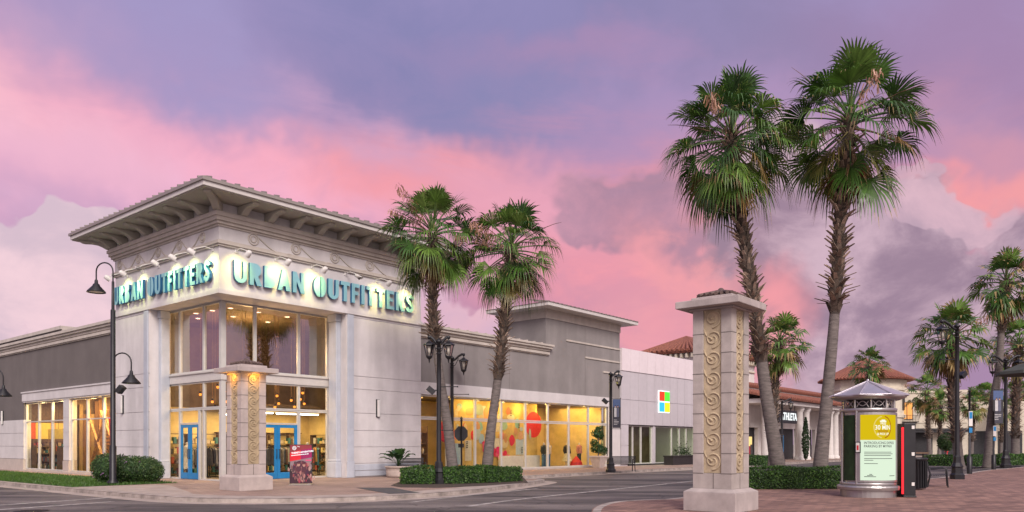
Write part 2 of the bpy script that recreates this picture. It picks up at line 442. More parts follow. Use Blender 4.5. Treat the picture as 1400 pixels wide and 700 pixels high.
sheet('pavement_ramp', [W(*p)[:2] for p in ((-5.05,1.4),(-5.05,-5.5),(-4.0,-5.5),(-2.2,-.4),(-2.2,.9))], .005, M['concrete'])
gut = offset_line(KW, -.0); gut2 = offset_line(KW, -.55)
sheet('gutter', gut2 + gut[::-1], RZ+.004, M['concrete'])
sheet('lawn_soil', [W(*p)[:2] for p in ((-5.05,60),(-5.05,1.4),(-1.0,1.4),(-1.0,60))], .006, M['lawn'])
sheet('planting_bed', [G(534,664),G(548,666.5),G(600,667),G(660,664.5),G(722,660),G(716,653),G(560,653)], .008, M['soil'])
sheet('tactile_mat', [G(487,667), G(532,675.5), G(574,674), G(536,667)], .010, M['tactile'])
# near plaza on the right
P = [(1.4,9),(1.75,17.2),(2.05,19.6),(2.7,21.4),(3.6,22.2),(4.9,22.6),(7.0,27.0),(8.2,28.6),(14,31.5),(20.6,36.6),(28.7,47.2),(34,52),(70,92)]
PW = smooth_line(P)
sheet('plaza_paving', [(90,9)] + PW[::-1] if False else PW + [(110,92),(110,9)], 0, M['paver_plaza'])
kerb('plaza_kerb', PW, .22, RZ-.05, .004, M['kerb_concrete'], -1)
# faded paint on the road
def stripe(name, pts, w):
    a = offset_line(pts, w/2); b = offset_line(pts, -w/2)
    return sheet(name, a + b[::-1], RZ+.005, M['road_paint'])
stripe('crosswalk_line', [G(-40,687), G(151,675)], .28)
stripe('crosswalk_line', [G(-40,693), G(154,680)], .28)
stripe('parking_line', smooth_line([G(640,686), G(700,678), G(780,670), G(870,661.5), G(942,654.5), G(1010,648)]), .22)
stripe('stop_line', [G(735,663.5), G(640,672), G(560,681)], .18)
b = MB(); b.lathe([(.0,.012),(.27,.012),(.29,.016),(.31,.012),(.40,.012),(.40,.0)], n=28)
for i in range(7): b.box(-.2,.2,-.21+i*.06,-.18+i*.06,.012,.019)
mh = tag(b.build('manhole_cover', M['iron']), 'round dark iron manhole cover set in the asphalt by the crosswalk lines', 'manhole cover')
mh.location = (*G(43,692), RZ+.004)
for gx, gy, r in ((698,688,.3),(772,687,.22)):
    pass

# ---------------------------------------------------------------- the corner store
store = thing('corner_store', 'cream two storey corner store with overhanging bracketed roof, blue doors and grey wings', 'store', (CX,CY,0), ANG)
GRV = [0,.67,1.46,2.25,3.08,4.23,4.85,7.63,7.80]
UM, VM = 11.27, 9.62
b = MB()
def clad_u(b, u0, u1, v, zs, m=0, t=.03, g=.025, back=.35):   # wall facing -v
    b.box(u0, u1, v+t, v+back, zs[0], zs[-1], m)
    for a, c in zip(zs, zs[1:]): b.box(u0+.002, u1-.002, v, v+t, a+g/2, c-g/2, m)
def clad_v(b, v0, v1, u, zs, m=0, t=.03, g=.025, back=.35):
    b.box(u+t, u+back, v0, v1, zs[0], zs[-1], m)
    for a, c in zip(zs, zs[1:]): b.box(u, u+t, v0+.002, v1-.002, a+g/2, c-g/2, m)
clad_u(b, 6.45, UM, 0, GRV); clad_v(b, 6.1, VM, 0, GRV)
b.box(6.45, 6.8, .355, 1.5, 0, 7.79); b.box(.355, 1.0, 6.1+.0, 6.45, 0, 7.79)     # the reveals of the entrance
b.box(UM-.35, UM-.01, .36, VM-.01, 0, 7.79); b.box(.36, UM-.36, VM-.36, VM-.012, 0, 7.79)
b.box(.003, UM-.003, .003, VM-.003, 7.80, 11.46)
b.build('wall', M['stucco_white'], store)
b = MB()
def ring(b, z0, z1, o, m=0): b.box(-o, UM+o, -o, VM+o, z0, z1, m)
ring(b, 7.76, 7.93, .07); ring(b, 7.93, 7.97, .035)
b.build('lip_moulding', M['stucco_white'], store)
b = MB()
for z0, z1, o in ((9.70,9.78,.08),(9.78,9.90,.14),(9.90,9.96,.05),(10.50,10.58,.08),(10.58,10.70,.16),(10.70,10.86,.24),(10.86,11.0,.30),(11.0,11.06,.26)): ring(b, z0, z1, o)
b.build('cornice', M['trim_cream'], store)
b = MB(); ring(b, 9.96, 10.50, .02); b.build('frieze', M['stucco_white'], store)
def medallion(f, r_):
    m_ = MB(); n = 20
    for rr, q in ((r_,.035),(r_*.55,.03)): m_.tube([f(rr*math.cos(a*.3927), -.03, rr*math.sin(a*.3927)) for a in range(17)], q, 6)
    m_.build('medallion', M['trim_cream'], store)
for i in range(5):
    u = 1.54 + 2.1*i
    m_ = MB(); m_.tube([(u+.26+1.6*t, -.035, 10.36 - .48*math.sin(min(1,t*1.15)*math.pi*.62) + .12*max(0,t-.6)) for t in [k/10 for k in range(11)]], .03, 6); m_.build('swag', M['trim_cream'], store)
    medallion(lambda x,y,z: (u+x, y, 10.26+z), .235)
    v = 1.28 + 1.95*i
    if i < 4:
        m_ = MB(); m_.tube([(-.035, v+.24+1.5*t, 10.34 - .42*math.sin(t*math.pi)) for t in [k/10 for k in range(11)]], .03, 6); m_.build('swag', M['trim_cream'], store)
    medallion(lambda x,y,z: (y, v+x, 10.24+z), .2)
# roof
b = MB(); O = 1.49
ring(b, 11.46, 11.50, O-.06, 0); b.build('soffit', M['soffit'], store)
b = MB(); ring(b, 11.50, 11.68, O, 0); b.build('fascia', M['fascia'], store)
b = MB(); ring(b, 11.68, 11.80, O+.07)
b.frustum(-O-.05, UM+O+.05, -O-.05, VM+O+.05, 11.80, 13.2, 5.2, 5.2)
for k in range(24):
    u = -O + .3 + k*(UM+2*O-.6)/23
    b.bar((u,-O-.07,11.83), (u,-O+.28,11.93), .05, .08)
    v = -O + .3 + k*(VM+2*O-.6)/23
    b.bar((-O-.07,v,11.83), (-O+.28,v,11.93), .05, .08)
b.build('roof', M['roof_metal'], store)
prof = [(0,11.06),(.22,11.05),(.36,11.09),(.50,11.20),(.66,11.29),(.86,11.33),(1.08,11.335),(1.2,11.37),(1.22,11.46),(0,11.46)]
def bracket(f):
    bb = MB(); bb.prism(prof, -.15, .15, f=f)
    # scroll rolls on the end and the root
    o_ = bb.build('bracket', M['soffit'], store, bevel=.03)
    return o_
for i in range(9):
    u0 = .95 + 1.27*i; bracket(lambda p, u0=u0: (u0+p[2], -p[0], p[1]))
for i in range(8):
    v0 = .95 + 1.24*i; bracket(lambda p, v0=v0: (-p[0], v0+p[2], p[1]))
s2 = math.sqrt(.5)
for cu, cv, su, sv in ((0,0,-1,-1),(0,VM,-1,1),(UM,0,1,-1)):
    bracket(lambda p: (cu+(su*p[0]*1.35 - sv*p[2])*s2 , cv+(sv*p[0]*1.35 + su*p[2])*s2, p[1]))
# entrance pilasters
for nm, x0,x1,y0,y1 in (('r',6.18,6.452,.42,1.0),('l',.42,1.0-.15,5.85,6.098)):
    b = MB(); b.box(x0,x1,y0,y1,.75,7.4); b.box(x0-.07,x1-.002,y0-.06,y1+.06,0,.75); b.box(x0-.05,x1-.003,y0-.05,y1+.05,7.4,7.755)
    b.box(x0-.03,x1-.004,y0-.03,y1+.03,.75,.86)
    b.build('pilaster', M['pilaster_blue'], store, bevel=.03)
b = MB(); b.box(6.92, UM-.2, -.05, 0, .06, .30); b.box(6.92, UM-.2, -.04, 0, .34, .62); b.build('base_course', M['pilaster_blue'], store)
b = MB(); b.box(6.47,6.90,-.07,.0,0,.78); b.box(6.50,6.87,-.05,.0,.78,7.74); b.build('corner_pilaster', M['pilaster_blue'], store, bevel=.02)
b = MB(); b.box(-.06,.0,6.13,6.62,0,.78); b.box(-.05,.0,6.16,6.58,.78,7.74); b.build('corner_pilaster', M['pilaster_blue'], store, bevel=.02)

# glazing.  each bay of a window is one window (> frame is its own mesh, pane its child)
def window(par, axis, a0, a1, plane, z0, z1, fw=.06, fd=.12, glass='glass', name='window', fm='aluminium', bars=()):
    """axis 'u': glass facing -v at v=plane between u a0..a1;  axis 'v': facing -u"""
    b = MB()
    def bx(p0, p1, q0, q1, d0=0, d1=fd):
        if axis == 'u': b.box(p0, p1, plane+d0, plane+d1, q0, q1)
        else: b.box(plane+d0, plane+d1, p0, p1, q0, q1)
    bx(a0, a0+fw, z0, z1); bx(a1-fw, a1, z0, z1); bx(a0+fw, a1-fw, z0, z0+fw); bx(a0+fw, a1-fw, z1-fw, z1)
    for zb in bars: bx(a0+fw, a1-fw, zb-.03, zb+.03, .004)
    o = b.build(name, M[fm], par)
    g = MB(); d = fd*.5
    if axis == 'u': g.add([(a0+fw*.5,plane+d,z0+.02),(a1-fw*.5,plane+d,z0+.02),(a1-fw*.5,plane+d,z1-.02),(a0+fw*.5,plane+d,z1-.02)], [(0,1,2,3)])
    else: g.add([(plane+d,a0+fw*.5,z0+.02),(plane+d,a0+fw*.5,z1-.02),(plane+d,a1-fw*.5,z1-.02),(plane+d,a1-fw*.5,z0+.02)], [(0,1,2,3)])
    g.build('pane', M[glass], o)
    return o
def door(par, axis, a0, a1, plane, z1):
    """double glazed door"""
    mid = (a0+a1)/2
    for l0, l1, hs in ((a0, mid-.006, 1), (mid+.006, a1, -1)):
        b = MB(); fw = .14
        def bx(p0, p1, q0, q1, d0=.0, d1=.07, bb=None):
            bb = bb or b
            if axis == 'u': bb.box(p0, p1, plane+d0, plane+d1, q0, q1)
            else: bb.box(plane+d0, plane+d1, p0, p1, q0, q1)
        bx(l0, l0+fw, .02, z1); bx(l1-fw, l1, .02, z1); bx(l0+fw, l1-fw, .02, .30); bx(l0+fw, l1-fw, z1-.14, z1)
        o = b.build('door', M['door_blue'], par, bevel=.006)
        g = MB(); d = .035
        if axis == 'u': g.add([(l0+fw,plane+d,.3),(l1-fw,plane+d,.3),(l1-fw,plane+d,z1-.14),(l0+fw,plane+d,z1-.14)], [(0,1,2,3)])
        else: g.add([(plane+d,l0+fw,.3),(plane+d,l0+fw,z1-.14),(plane+d,l1-fw,z1-.14),(plane+d,l1-fw,.3)], [(0,1,2,3)])
        g.build('pane', M['glass'], o)
        h = MB(); e = (l1-.07) if hs > 0 else (l0+.07)
        pts = [(0,.95),(-.06,.95),(-.06,1.35),(0,1.35)]
        h.tube([((e, plane+d_, z_) if axis == 'u' else (plane+d_, e, z_)) for d_, z_ in pts], .016, 8)
        h.build('handle', M['black_metal'], o)
GU, GV = 1.4, .9
b = MB()                                     # spandrel band and corner post
b.box(GV-.06, 6.45, GU-.06, GU+.14, 4.36, 4.72); b.box(GV-.06, GV+.14, GU+.14, 6.28, 4.36, 4.72)
b.box(GV-.12, 6.447, GU-.12, GU+.1, 4.72, 4.78); b.box(GV-.12, GV+.1, GU+.1, 6.277, 4.72, 4.78)
b.build('spandrel', M['fascia'], store)
b = MB(); b.box(GV-.02, GV+.14, GU-.02, GU+.14, 0, 4.355); b.box(GV-.02, GV+.14, GU-.02, GU+.14, 4.785, 7.755); b.build('corner_post', M['aluminium'], store)
ub = [GV+.14, 2.52, 4.80, 6.44]; vb = [GU+.14, 2.93, 5.06, 6.26]
for i in range(3):
    window(store, 'u', ub[i], ub[i+1], GU, 4.79, 7.75, glass='glass_upper', fw=.07)
    window(store, 'v', vb[i], vb[i+1], GV, 4.79, 7.75, glass='glass_upper', fw=.07)
    window(store, 'u', ub[i], ub[i+1], GU, 3.17, 4.35, fw=.06)
    window(store, 'v', vb[i], vb[i+1], GV, 3.17, 4.35, fw=.06)
for i in (0, 2):
    window(store, 'u', ub[i], ub[i+1], GU, .0, 3.16, fw=.07); window(store, 'v', vb[i], vb[i+1], GV, .0, 3.16, fw=.07)
window(store, 'u', 2.54, 4.78, GU, 2.50, 3.16, fw=.06); window(store, 'v', 3.32, 5.04, GV, 2.50, 3.16, fw=.06)
door(store, 'u', 2.60, 4.72, GU+.02, 2.48); door(store, 'v', 3.38, 5.0, GV+.02, 2.48)
b = MB()
for u in (2.54, 4.72): b.box(u, u+.058, GU, GU+.12, 0, 2.498)
for v in (3.30, 5.002): b.box(GV, GV+.12, v, v+.058, 0, 2.498)
b.build('door_frame', M['aluminium'], store)
window(store, 'v', 2.95, 3.29, GV, 0, 3.155, fw=.05)

# tower interior
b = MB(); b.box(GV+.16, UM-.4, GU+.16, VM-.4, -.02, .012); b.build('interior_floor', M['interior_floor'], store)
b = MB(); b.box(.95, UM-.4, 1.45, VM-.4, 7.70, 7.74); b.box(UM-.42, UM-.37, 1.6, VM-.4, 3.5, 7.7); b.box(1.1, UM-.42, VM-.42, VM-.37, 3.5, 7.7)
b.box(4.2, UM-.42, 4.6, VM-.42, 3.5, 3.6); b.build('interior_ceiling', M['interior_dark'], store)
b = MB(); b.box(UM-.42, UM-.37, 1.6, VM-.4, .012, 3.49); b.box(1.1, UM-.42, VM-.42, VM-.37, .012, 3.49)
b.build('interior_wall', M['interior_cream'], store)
b = MB()
for k in range(9): b.box(5.0+k*.62, 5.04+k*.62, VM-.7, VM-.43, .1, 2.2)
for z in (.3,.9,1.5,2.2): b.box(4.9, 10.2, VM-.72, VM-.43, z, z+.04)
b.build('wall_shelving', M['wood_dark'], store)

# left wing
LU = .3
b = MB()
VE = 45
b.box(LU, LU+.4, VM+.01, VE, 4.10, 7.2, 0); b.box(LU, LU+.4, 22.8, VE, 3.05, 4.10, 0)
b.box(LU+.4, 9, VM+.01, VE, 7.0, 7.2, 0); b.box(8.6, 9, VM+.02, VE, 0, 7.0, 0)
b.build('grey_wall', M['stucco_dark'], store)
b = MB()
b.box(LU-.09, LU+.02, VM+.03, 22.9, 4.14, 4.62); b.box(LU-.14, LU+.02, VM+.03, 22.95, 4.62, 4.70); b.box(LU-.05, LU+.02, VM+.03, 22.85, 4.06, 4.14)
clad_v(b, 22.8, VE, LU-.03, [.70,1.46,2.25,3.05], back=.4); clad_v(b, 16.0, 16.8, LU-.03, [.70,1.46,2.25,3.05], back=.4)
b.box(LU-.03, LU+.37, 16.0, 16.8, 3.05, 4.05); clad_v(b, VM+.01, 10.0, LU-.03, [.70,1.46,2.25,3.05,4.05], back=.4)
b.build('white_wall', M['stucco_band'], store)
b = MB(); b.box(LU-.06, LU+.38, 22.8, VE, 0, .69); b.box(LU-.06, LU+.38, 16.0, 16.8, 0, .69); b.box(LU-.06, LU+.38, VM+.012, 10.0, 0, .69); b.box(LU-.25, LU-.02, 10.0, 22.8, -.0, .09)
b.build('base_wall', M['stucco_beige'], store)
b = MB()
for z0, z1, o in ((7.10,7.16,.06),(7.16,7.30,.12),(7.30,7.36,.04),(7.36,7.50,.10),(7.50,7.62,.20),(7.62,7.76,.28)): b.box(LU-o, LU+.5, VM+.015, VE, z0, z1)
b.build('wing_cornice', M['trim_cream'], store)
for a0, a1 in ((10.0,16.0),(16.8,22.8)):
    for i in range(3):
        w = (a1-a0)/3
        window(store, 'v', a0+i*w, a0+(i+1)*w, LU+.1, .09, 4.05, bars=(2.92,), fw=.07)
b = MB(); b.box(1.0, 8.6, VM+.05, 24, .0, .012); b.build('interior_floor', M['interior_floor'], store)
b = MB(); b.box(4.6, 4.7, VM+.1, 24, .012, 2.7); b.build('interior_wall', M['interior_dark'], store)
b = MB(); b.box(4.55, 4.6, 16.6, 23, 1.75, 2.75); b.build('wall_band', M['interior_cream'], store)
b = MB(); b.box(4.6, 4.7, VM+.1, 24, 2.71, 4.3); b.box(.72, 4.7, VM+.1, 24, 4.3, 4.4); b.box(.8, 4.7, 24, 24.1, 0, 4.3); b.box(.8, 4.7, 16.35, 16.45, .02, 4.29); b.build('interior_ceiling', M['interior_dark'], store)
# taller block behind the left wing
b = MB(); b.box(5.5, 14, 31.5, 60, 0, 9.9, 0); b.build('rear_block', M['stucco_dark'], store)
b = MB(); b.box(5.4, 14.1, 31.35, 60.1, 9.9, 10.15); b.box(5.5, 6.1, 31.3, 31.5, 7, 9.9); b.build('rear_coping', M['trim_cream'], store)

# right wing
RV = .4
b = MB()
b.box(UM+.01, 22.5, RV, RV+.4, 4.88, 7.3); b.box(UM+.01, 31.3, RV+.4, 9, 7.0, 7.2)
b.box(22.5, 31.3, RV, 4.0, 4.88, 10.0); b.box(29.75, 31.3, RV, RV+.4, 0, 4.22)
b.build('grey_wall', M['stucco_grey'], store)
b = MB()
for u in (15.0, 18.9, 26.9): b.box(u, u+.02, RV-.004, RV, 4.9, 7.25 if u < 22 else 9.5)
b.build('wall_joint', M['groove'], store)
b = MB(); b.box(UM+.01, 31.3, RV-.05, RV+.42, 4.23, 4.88); b.box(29.76, 31.3, RV-.03, RV, 0, 4.225); b.build('white_band', M['stucco_band'], store)
b = MB(); b.box(UM+.01, 29.75, RV-.12, RV+.3, 0, .09); b.build('sill', M['stucco_beige'], store)
b = MB()
for z0, z1, o in ((7.22,7.28,.07),(7.28,7.42,.14),(7.42,7.50,.06),(7.50,7.64,.14),(7.64,7.78,.28),(7.78,7.9,.36)): b.box(UM-.35 if o > .2 else UM+.01, 22.6+o, RV-o, RV+.5, z0, z1)
for k in range(14): b.box(12+k*.75, 12.05+k*.75, RV-.3, RV+.1, 7.9, 7.97)
b.build('wing_cornice', M['trim_cream'], store)
b = MB(); b.box(22.45, 31.35, RV-.05, 4.05, 9.62, 10.1); b.box(22.4, 31.4, RV-.1, 4.1, 10.1, 10.2)
for z, u in ((8.36,24.7),(7.42,26.9),(6.6,29.1)): b.box(u, 31.29, RV-.06, RV-.002, z, z+.11)
b.build('block_trim', M['trim_cream'], store)
b = MB(); b.box(21.5, 32.3, RV-.95, 4.6, 10.2, 10.42)
b.build('block_fascia', M['fascia'], store)
b = MB(); b.frustum(21.45, 32.35, RV-1.0, 4.65, 10.42, 10.9, 2.4, 2.4)
for k in range(24): u = 21.6+k*.46; b.bar((u, RV-1.0, 10.44), (u, RV+.6, 10.7), .05, .06)
b.build('block_roof', M['roof_metal'], store)
ue = [11.42 + 2.286*i for i in range(9)]
for i in range(8):
    window(store, 'u', ue[i]+.0, ue[i+1], RV+.08, .09, 2.97, fw=.07); window(store, 'u', ue[i], ue[i+1], RV+.08, 3.0, 4.21, fw=.07)
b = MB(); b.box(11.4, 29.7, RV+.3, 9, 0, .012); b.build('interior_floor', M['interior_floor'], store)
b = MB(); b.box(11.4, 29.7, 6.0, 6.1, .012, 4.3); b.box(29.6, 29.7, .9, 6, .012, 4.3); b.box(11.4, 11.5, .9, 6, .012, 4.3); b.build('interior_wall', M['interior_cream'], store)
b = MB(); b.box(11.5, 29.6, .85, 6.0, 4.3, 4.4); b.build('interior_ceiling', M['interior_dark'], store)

# ---------------------------------------------------------------- sign over the entrance (letters cut as thick shapes)
def spath(pts, w):
    L, Rr = [], []
    for i, p in enumerate(pts):
        a = Vector(pts[max(i-1,0)]); c = Vector(pts[min(i+1,len(pts)-1)]); t = (c-a).normalized(); n = Vector((-t.y,t.x))
        L.append((p[0]+n.x*w/2, p[1]+n.y*w/2)); Rr.append((p[0]-n.x*w/2, p[1]-n.y*w/2))
    return L + Rr[::-1]
GL = {
 'U': (.62, [[(0,1)] + arc(.31,.32,.31,.32,180,360,14) + [(.62,1),(.43,1)] + arc(.345,.32,.085,.15,360,180,8) + [(.26,1)]]),
 'R': (.60, [[(0,0),(0,1),(.28,1)] + arc(.28,.70,.29,.30,80,-62,10) + [(.62,0),(.37,0),(.21,.36),(.2,0)]]),
 'B': (.58, [[(0,0),(0,1),(.26,1)] + arc(.26,.76,.27,.24,80,-50,8) + arc(.27,.29,.31,.29,45,-85,10) + [(.2,0)]]),
 'A': (.66, [[(0,0),(.23,1),(.43,1),(.66,0),(.43,0),(.39,.2),(.25,.2),(.21,0)]]),
 'N': (.64, [[(0,0),(0,1),(.2,1),(.44,.45),(.44,1),(.64,1),(.64,0),(.44,0),(.2,.55),(.2,0)]]),
 'O': (.72, [arc(.345,.5,.345,.5,90,270,16) + [(.37,0),(.37,1)], arc(.43,.5,.29,.5,-90,90,14)]),
 'T': (.54, [[(.17,0),(.17,.81),(0,.81),(0,1),(.54,1),(.54,.81),(.37,.81),(.37,0)]]),
 'F': (.48, [[(0,0),(0,1),(.48,1),(.48,.81),(.2,.81),(.2,.6),(.42,.6),(.42,.42),(.2,.42),(.2,0)]]),
 'I': (.2, [[(0,0),(0,1),(.2,1),(.2,0)]]),
 'E': (.5, [[(0,0),(0,1),(.5,1),(.5,.82),(.2,.82),(.2,.6),(.44,.6),(.44,.42),(.2,.42),(.2,.18),(.5,.18),(.5,0)]]),
 'S': (.52, [spath([(.47,.74),(.43,.84),(.34,.895),(.22,.895),(.12,.83),(.10,.72),(.15,.61),(.26,.52),(.37,.43),(.43,.32),(.42,.19),(.33,.105),(.2,.1),(.1,.15),(.06,.26)], .195)]),
}
def sign_mesh(text, length, h, f):
    gap, sp = .13, .38
    tot = sum((sp if ch == ' ' else GL[ch][0]+gap) for ch in text) - gap
    b, x = MB(), 0
    s = length/tot
    for ch in text:
        if ch == ' ': x += sp; continue
        w, outs = GL[ch]
        for o in outs:
            pts = [((x+px)*s, py*h) for px, py in o]
            n = len(pts)
            if sum(pts[i][0]*pts[(i+1)%n][1]-pts[(i+1)%n][0]*pts[i][1] for i in range(n)) < 0: pts = pts[::-1]
            vs = [f(p[0],p[1],.0) for p in pts] + [f(p[0],p[1],.12) for p in pts]
            b.add(vs, [tuple(range(n,2*n))], 0)
            b.add(vs, [(i,(i+1)%n,n+(i+1)%n,n+i) for i in range(n)] + [tuple(range(n-1,-1,-1))], 1)
        x += w+gap
    return b
o = sign_mesh('URBAN OUTFITTERS', 10.0, .92, lambda x,y,d: (.57+x, -.06-d, 8.29+y)).build('store_sign', [M['letter_face'], M['letter_side']])
tag(o, 'long turquoise letter sign over the entrance, facing the hedge and palms', 'sign'); o.location = (CX,CY,0); o.rotation_euler = (0,0,ANG)
o = sign_mesh('URBAN OUTFITTERS', 9.0, .86, lambda x,y,d: (-.06-d, 9.45-x, 8.30+y)).build('store_sign', [M['letter_face'], M['letter_side']])
tag(o, 'turquoise letter sign on the left side of the store, partly behind the tall lamp post', 'sign'); o.location = (CX,CY,0); o.rotation_euler = (0,0,ANG)

# sign floodlights
def floodlamp(side, t, lit, label, group):
    if side == 'u': wp, rz = W(t, -.0, 9.62), ANG
    else: wp, rz = W(0, t, 9.62), ANG - math.pi/2
    r = thing('sign_floodlight', label, 'floodlight', wp, rz, group)
    # local frame: -y points away from the wall
    b = MB(); b.tube([(0,0,0),(0,-.35,.05),(0,-.75,-.10),(0,-.92,-.22)], .022, 6); b.box(-.07,.07,-.03,0,-.08,.08); b.build('arm', M['white_plastic'], r)
    d = Vector((0,.86,-.50)) if lit else Vector((.75,-.1,-.35)).normalized()
    d.normalize(); p = Vector((0,-.95,-.26)); up = Vector((1,0,0)); y = d.cross(up).normalized()
    b = MB()
    rings, vs, fs = [(-.14,.06),(-.11,.105),(.08,.12),(.13,.13)], [], []
    for s_, rr in rings:
        for k in range(14):
            a = 2*math.pi*k/14; vs.append(p + d*s_ + (up*math.cos(a)+y*math.sin(a))*rr)
    for i in range(3):
        for k in range(14): fs.append((i*14+k, i*14+(k+1)%14, (i+1)*14+(k+1)%14, (i+1)*14+k))
    b.add(vs, fs, 0, True); b.add(vs[:14], [tuple(range(13,-1,-1))]); b.build('housing', M['white_plastic'], r)
    b = MB(); b.disc(p+d*.10, .115, d, .01, 14); b.build('lens', M['floodlens'] if lit else M['steel'], r)
    if lit:
        li = bpy.data.lights.new('floodlight_beam', 'SPOT'); li.energy = 92; li.spot_size = R(104); li.spot_blend = 1; li.color = (1,.87,.22) if side == 'u' else (.88,1,.34); li.shadow_soft_size = .1
        lo = bpy.data.objects.new('floodlight_beam', li); COL.objects.link(lo); lo.parent = r
        lo.location = p + d*.2
        lo.rotation_euler = d.to_track_quat('-Z', 'Y').to_euler()
gA, gB = 'floodlights above the right hand sign', 'floodlights above the left hand sign'
nmU = ['above the first letter of the long sign','above the letter A of the first word','above the O of the second word','turned aside and unlit above the double letters','above the second T pair of the long sign','above the last letter of the long sign']
for i, t in enumerate([.75,2.63,4.51,6.39,8.27,10.15]):
    floodlamp('u', t, i != 3, 'white sign floodlight '+nmU[i], gA)
nmV = ['nearest the building corner on the narrow side','second from the building corner on the narrow side','third from the building corner on the narrow side','turned aside and unlit on the narrow side','next to the tall lamp post on the narrow side','at the far left end of the narrow side']
for i, t in enumerate([.5,2.05,3.6,5.15,6.7,8.25]):
    floodlamp('v', t, i != 3, 'white sign floodlight '+nmV[i], gB)

# slim wall lights
def sconce(u, v, face, z, label):
    r = thing('wall_sconce', label, 'wall light', W(u,v,z), ANG if face == 'u' else ANG-math.pi/2, 'slim upright wall lights')
    b = MB(); b.box(-.10,.10,-.05,0,-.44,.44); b.build('back_plate', M['dark_metal'], r)
    b = MB(); b.box(-.07,.07,-.13,-.05,-.42,.42); b.build('diffuser', M['white_plastic'], r, bevel=.02)
sconce(8.35, 0, 'u', 3.35, 'slim white wall light above the potted plant')
sconce(0, 8.8, 'v', 3.5, 'slim white wall light between the tall lamp post and the entrance')
sconce(LU, 26.4, 'v', 3.25, 'slim white wall light at the far left edge of the store')
# ---------------------------------------------------------------- far part of the street
def clad_box(b, u0,u1,v0,v1,z0,z1,m=0): b.box(u0,u1,v0,v1,z0,z1,m)
tech = thing('panel_clad_store', 'low store clad in white metal panels, glass front behind the black planter box', 'store', (CX,CY,0), ANG)
b = MB(); TV = .3
pu = [31.36 + 1.22*i for i in range(13)]
zs = [3.02, 4.84, 6.9, 8.55]
for z0, z1 in zip(zs[:-1], zs[1:-1]):
    for a0, a1 in zip(pu, pu[1:]): b.box(a0+.012, a1-.012, TV, TV+.08, z0+.012, z1-.012)
ub_ = MB()
for a0, a1 in zip(pu, pu[1:]): ub_.box(a0+.012, a1-.012, TV-.05, TV+.08, 6.93, 8.55)
ub_.build('parapet_panel', M['panel_bright'], tech)
for z0, z1 in ((.1,1.5),(1.5,3.0)): b.box(31.36+.012, 32.35, TV, TV+.08, z0+.012, z1-.012)
b.box(31.36, 46, TV+.08, TV+.5, 3.02, 8.5); b.box(31.36, 32.35, TV+.08, TV+.5, 0, 3.02); b.box(45.6, 46, TV+.5, 12, 0, 8.5)
b.build('panel_wall', M['panel_white'], tech)
b = MB(); b.box(32.4, 46, TV+.05, TV+.5, 2.98, 3.019); b.box(32.4,46,TV-.05,TV+.4,0,.1); b.build('lintel', M['dark_metal'], tech)
for a0, a1 in ((32.4,33.3),(33.3,34.5),(34.5,36.1),(36.5,39.3),(39.3,40.6),(40.6,41.8),(41.8,43.2),(43.2,44.6)):
    window(tech, 'u', a0, a1, TV+.2, .1, 2.97, fw=.07)
b = MB(); b.box(36.1,36.5,TV+.1,TV+.4,.1,2.975); b.build('pier', M['panel_white'], tech)
b = MB(); b.box(32.4,45.5,6,6.1,0,3.4); b.build('interior_wall', M['interior_dark'], tech)
b = MB(); b.box(32.4,45.5,.9,6,0,.012); b.build('interior_floor', M['interior_floor'], tech)
b = MB(); b.box(32.4,45.5,.85,6,3.2,3.3); b.build('interior_ceiling', M['fascia'], tech)
for k in range(5):
    b = MB(); b.box(32.8+k*2.5, 34.4+k*2.5, 1.6, 1.9, 3.1, 3.16); o = b.build('ceiling_tube', M['tube_green'], tech)
b = MB(); b.box(36.6,39.2,5.4,5.9,.012,1.9); b.box(33.4,34.4,4,4.1,.012,2.2); b.build('display_wall', M['interior_cream'], tech)
em = thing('square_emblem', 'lit square emblem of four coloured tiles on the white panel wall', 'sign', W(37.6, TV, 4.9), ANG)
b = MB(); b.box(-.86,.86,-.06,-.0,-.86,.86); b.build('halo_board', M['logo_halo'], em)
for nm, x, z in (('logo_red',-.42,.42),('logo_green',.42,.42),('logo_blue',-.42,-.42),('logo_yellow',.42,-.42)):
    b = MB(); b.box(x-.37,x+.37,-.12,-.062,z-.37,z+.37); b.build('tile', M[nm], em)

def tiles_roof(b, e0, e1, r1, r0, n=14, th=.12):
    """barrel tiled slope between the eave e0-e1 and the upper edge r0-r1"""
    e0,e1,r0,r1 = map(Vector,(e0,e1,r0,r1))
    nrm = (e1-e0).cross(r0-e0).normalized()
    b.add([e0,e1,r1,r0,e0-nrm*th,e1-nrm*th,r1-nrm*th,r0-nrm*th], [(0,1,2,3),(7,6,5,4),(0,4,5,1),(1,5,6,2),(2,6,7,3),(3,7,4,0)])
    for i in range(n):
        t = (i+.5)/n
        b.tube([e0.lerp(e1,t)+nrm*.03, r0.lerp(r1,t)+nrm*.03], (e1-e0).length/n*.32, 6)
vil = thing('white_villa_block', 'tall white block with hipped terracotta roof behind the white panel store', 'building', (CX,CY,0), ANG)
b = MB(); b.box(49.7,62,3,9,0,10.2); b.build('wall', M['villa_white'], vil)
b = MB()
for k in range(22): b.box(49.8+k*.56, 49.98+k*.56, 2.45, 3.0, 9.7, 10.1)
for k in range(11): b.box(49.2, 49.7, 3.1+k*.55, 3.28+k*.55, 9.7, 10.1)
b.box(49.5,62,2.85,3,9.0,9.12)
b.build('eave_bracket', M['villa_cream'], vil)
b = MB(); B0,B1,A0,A1 = 49.0,62.8,2.2,9.6
r0,r1 = (52.4,5.9,12.0),(60,5.9,12.0)
tiles_roof(b,(B0,A0,10.35),(B1,A0,10.35),r1,r0,28); tiles_roof(b,(B0,A1,10.35),(B0,A0,10.35),r0,r0,14)
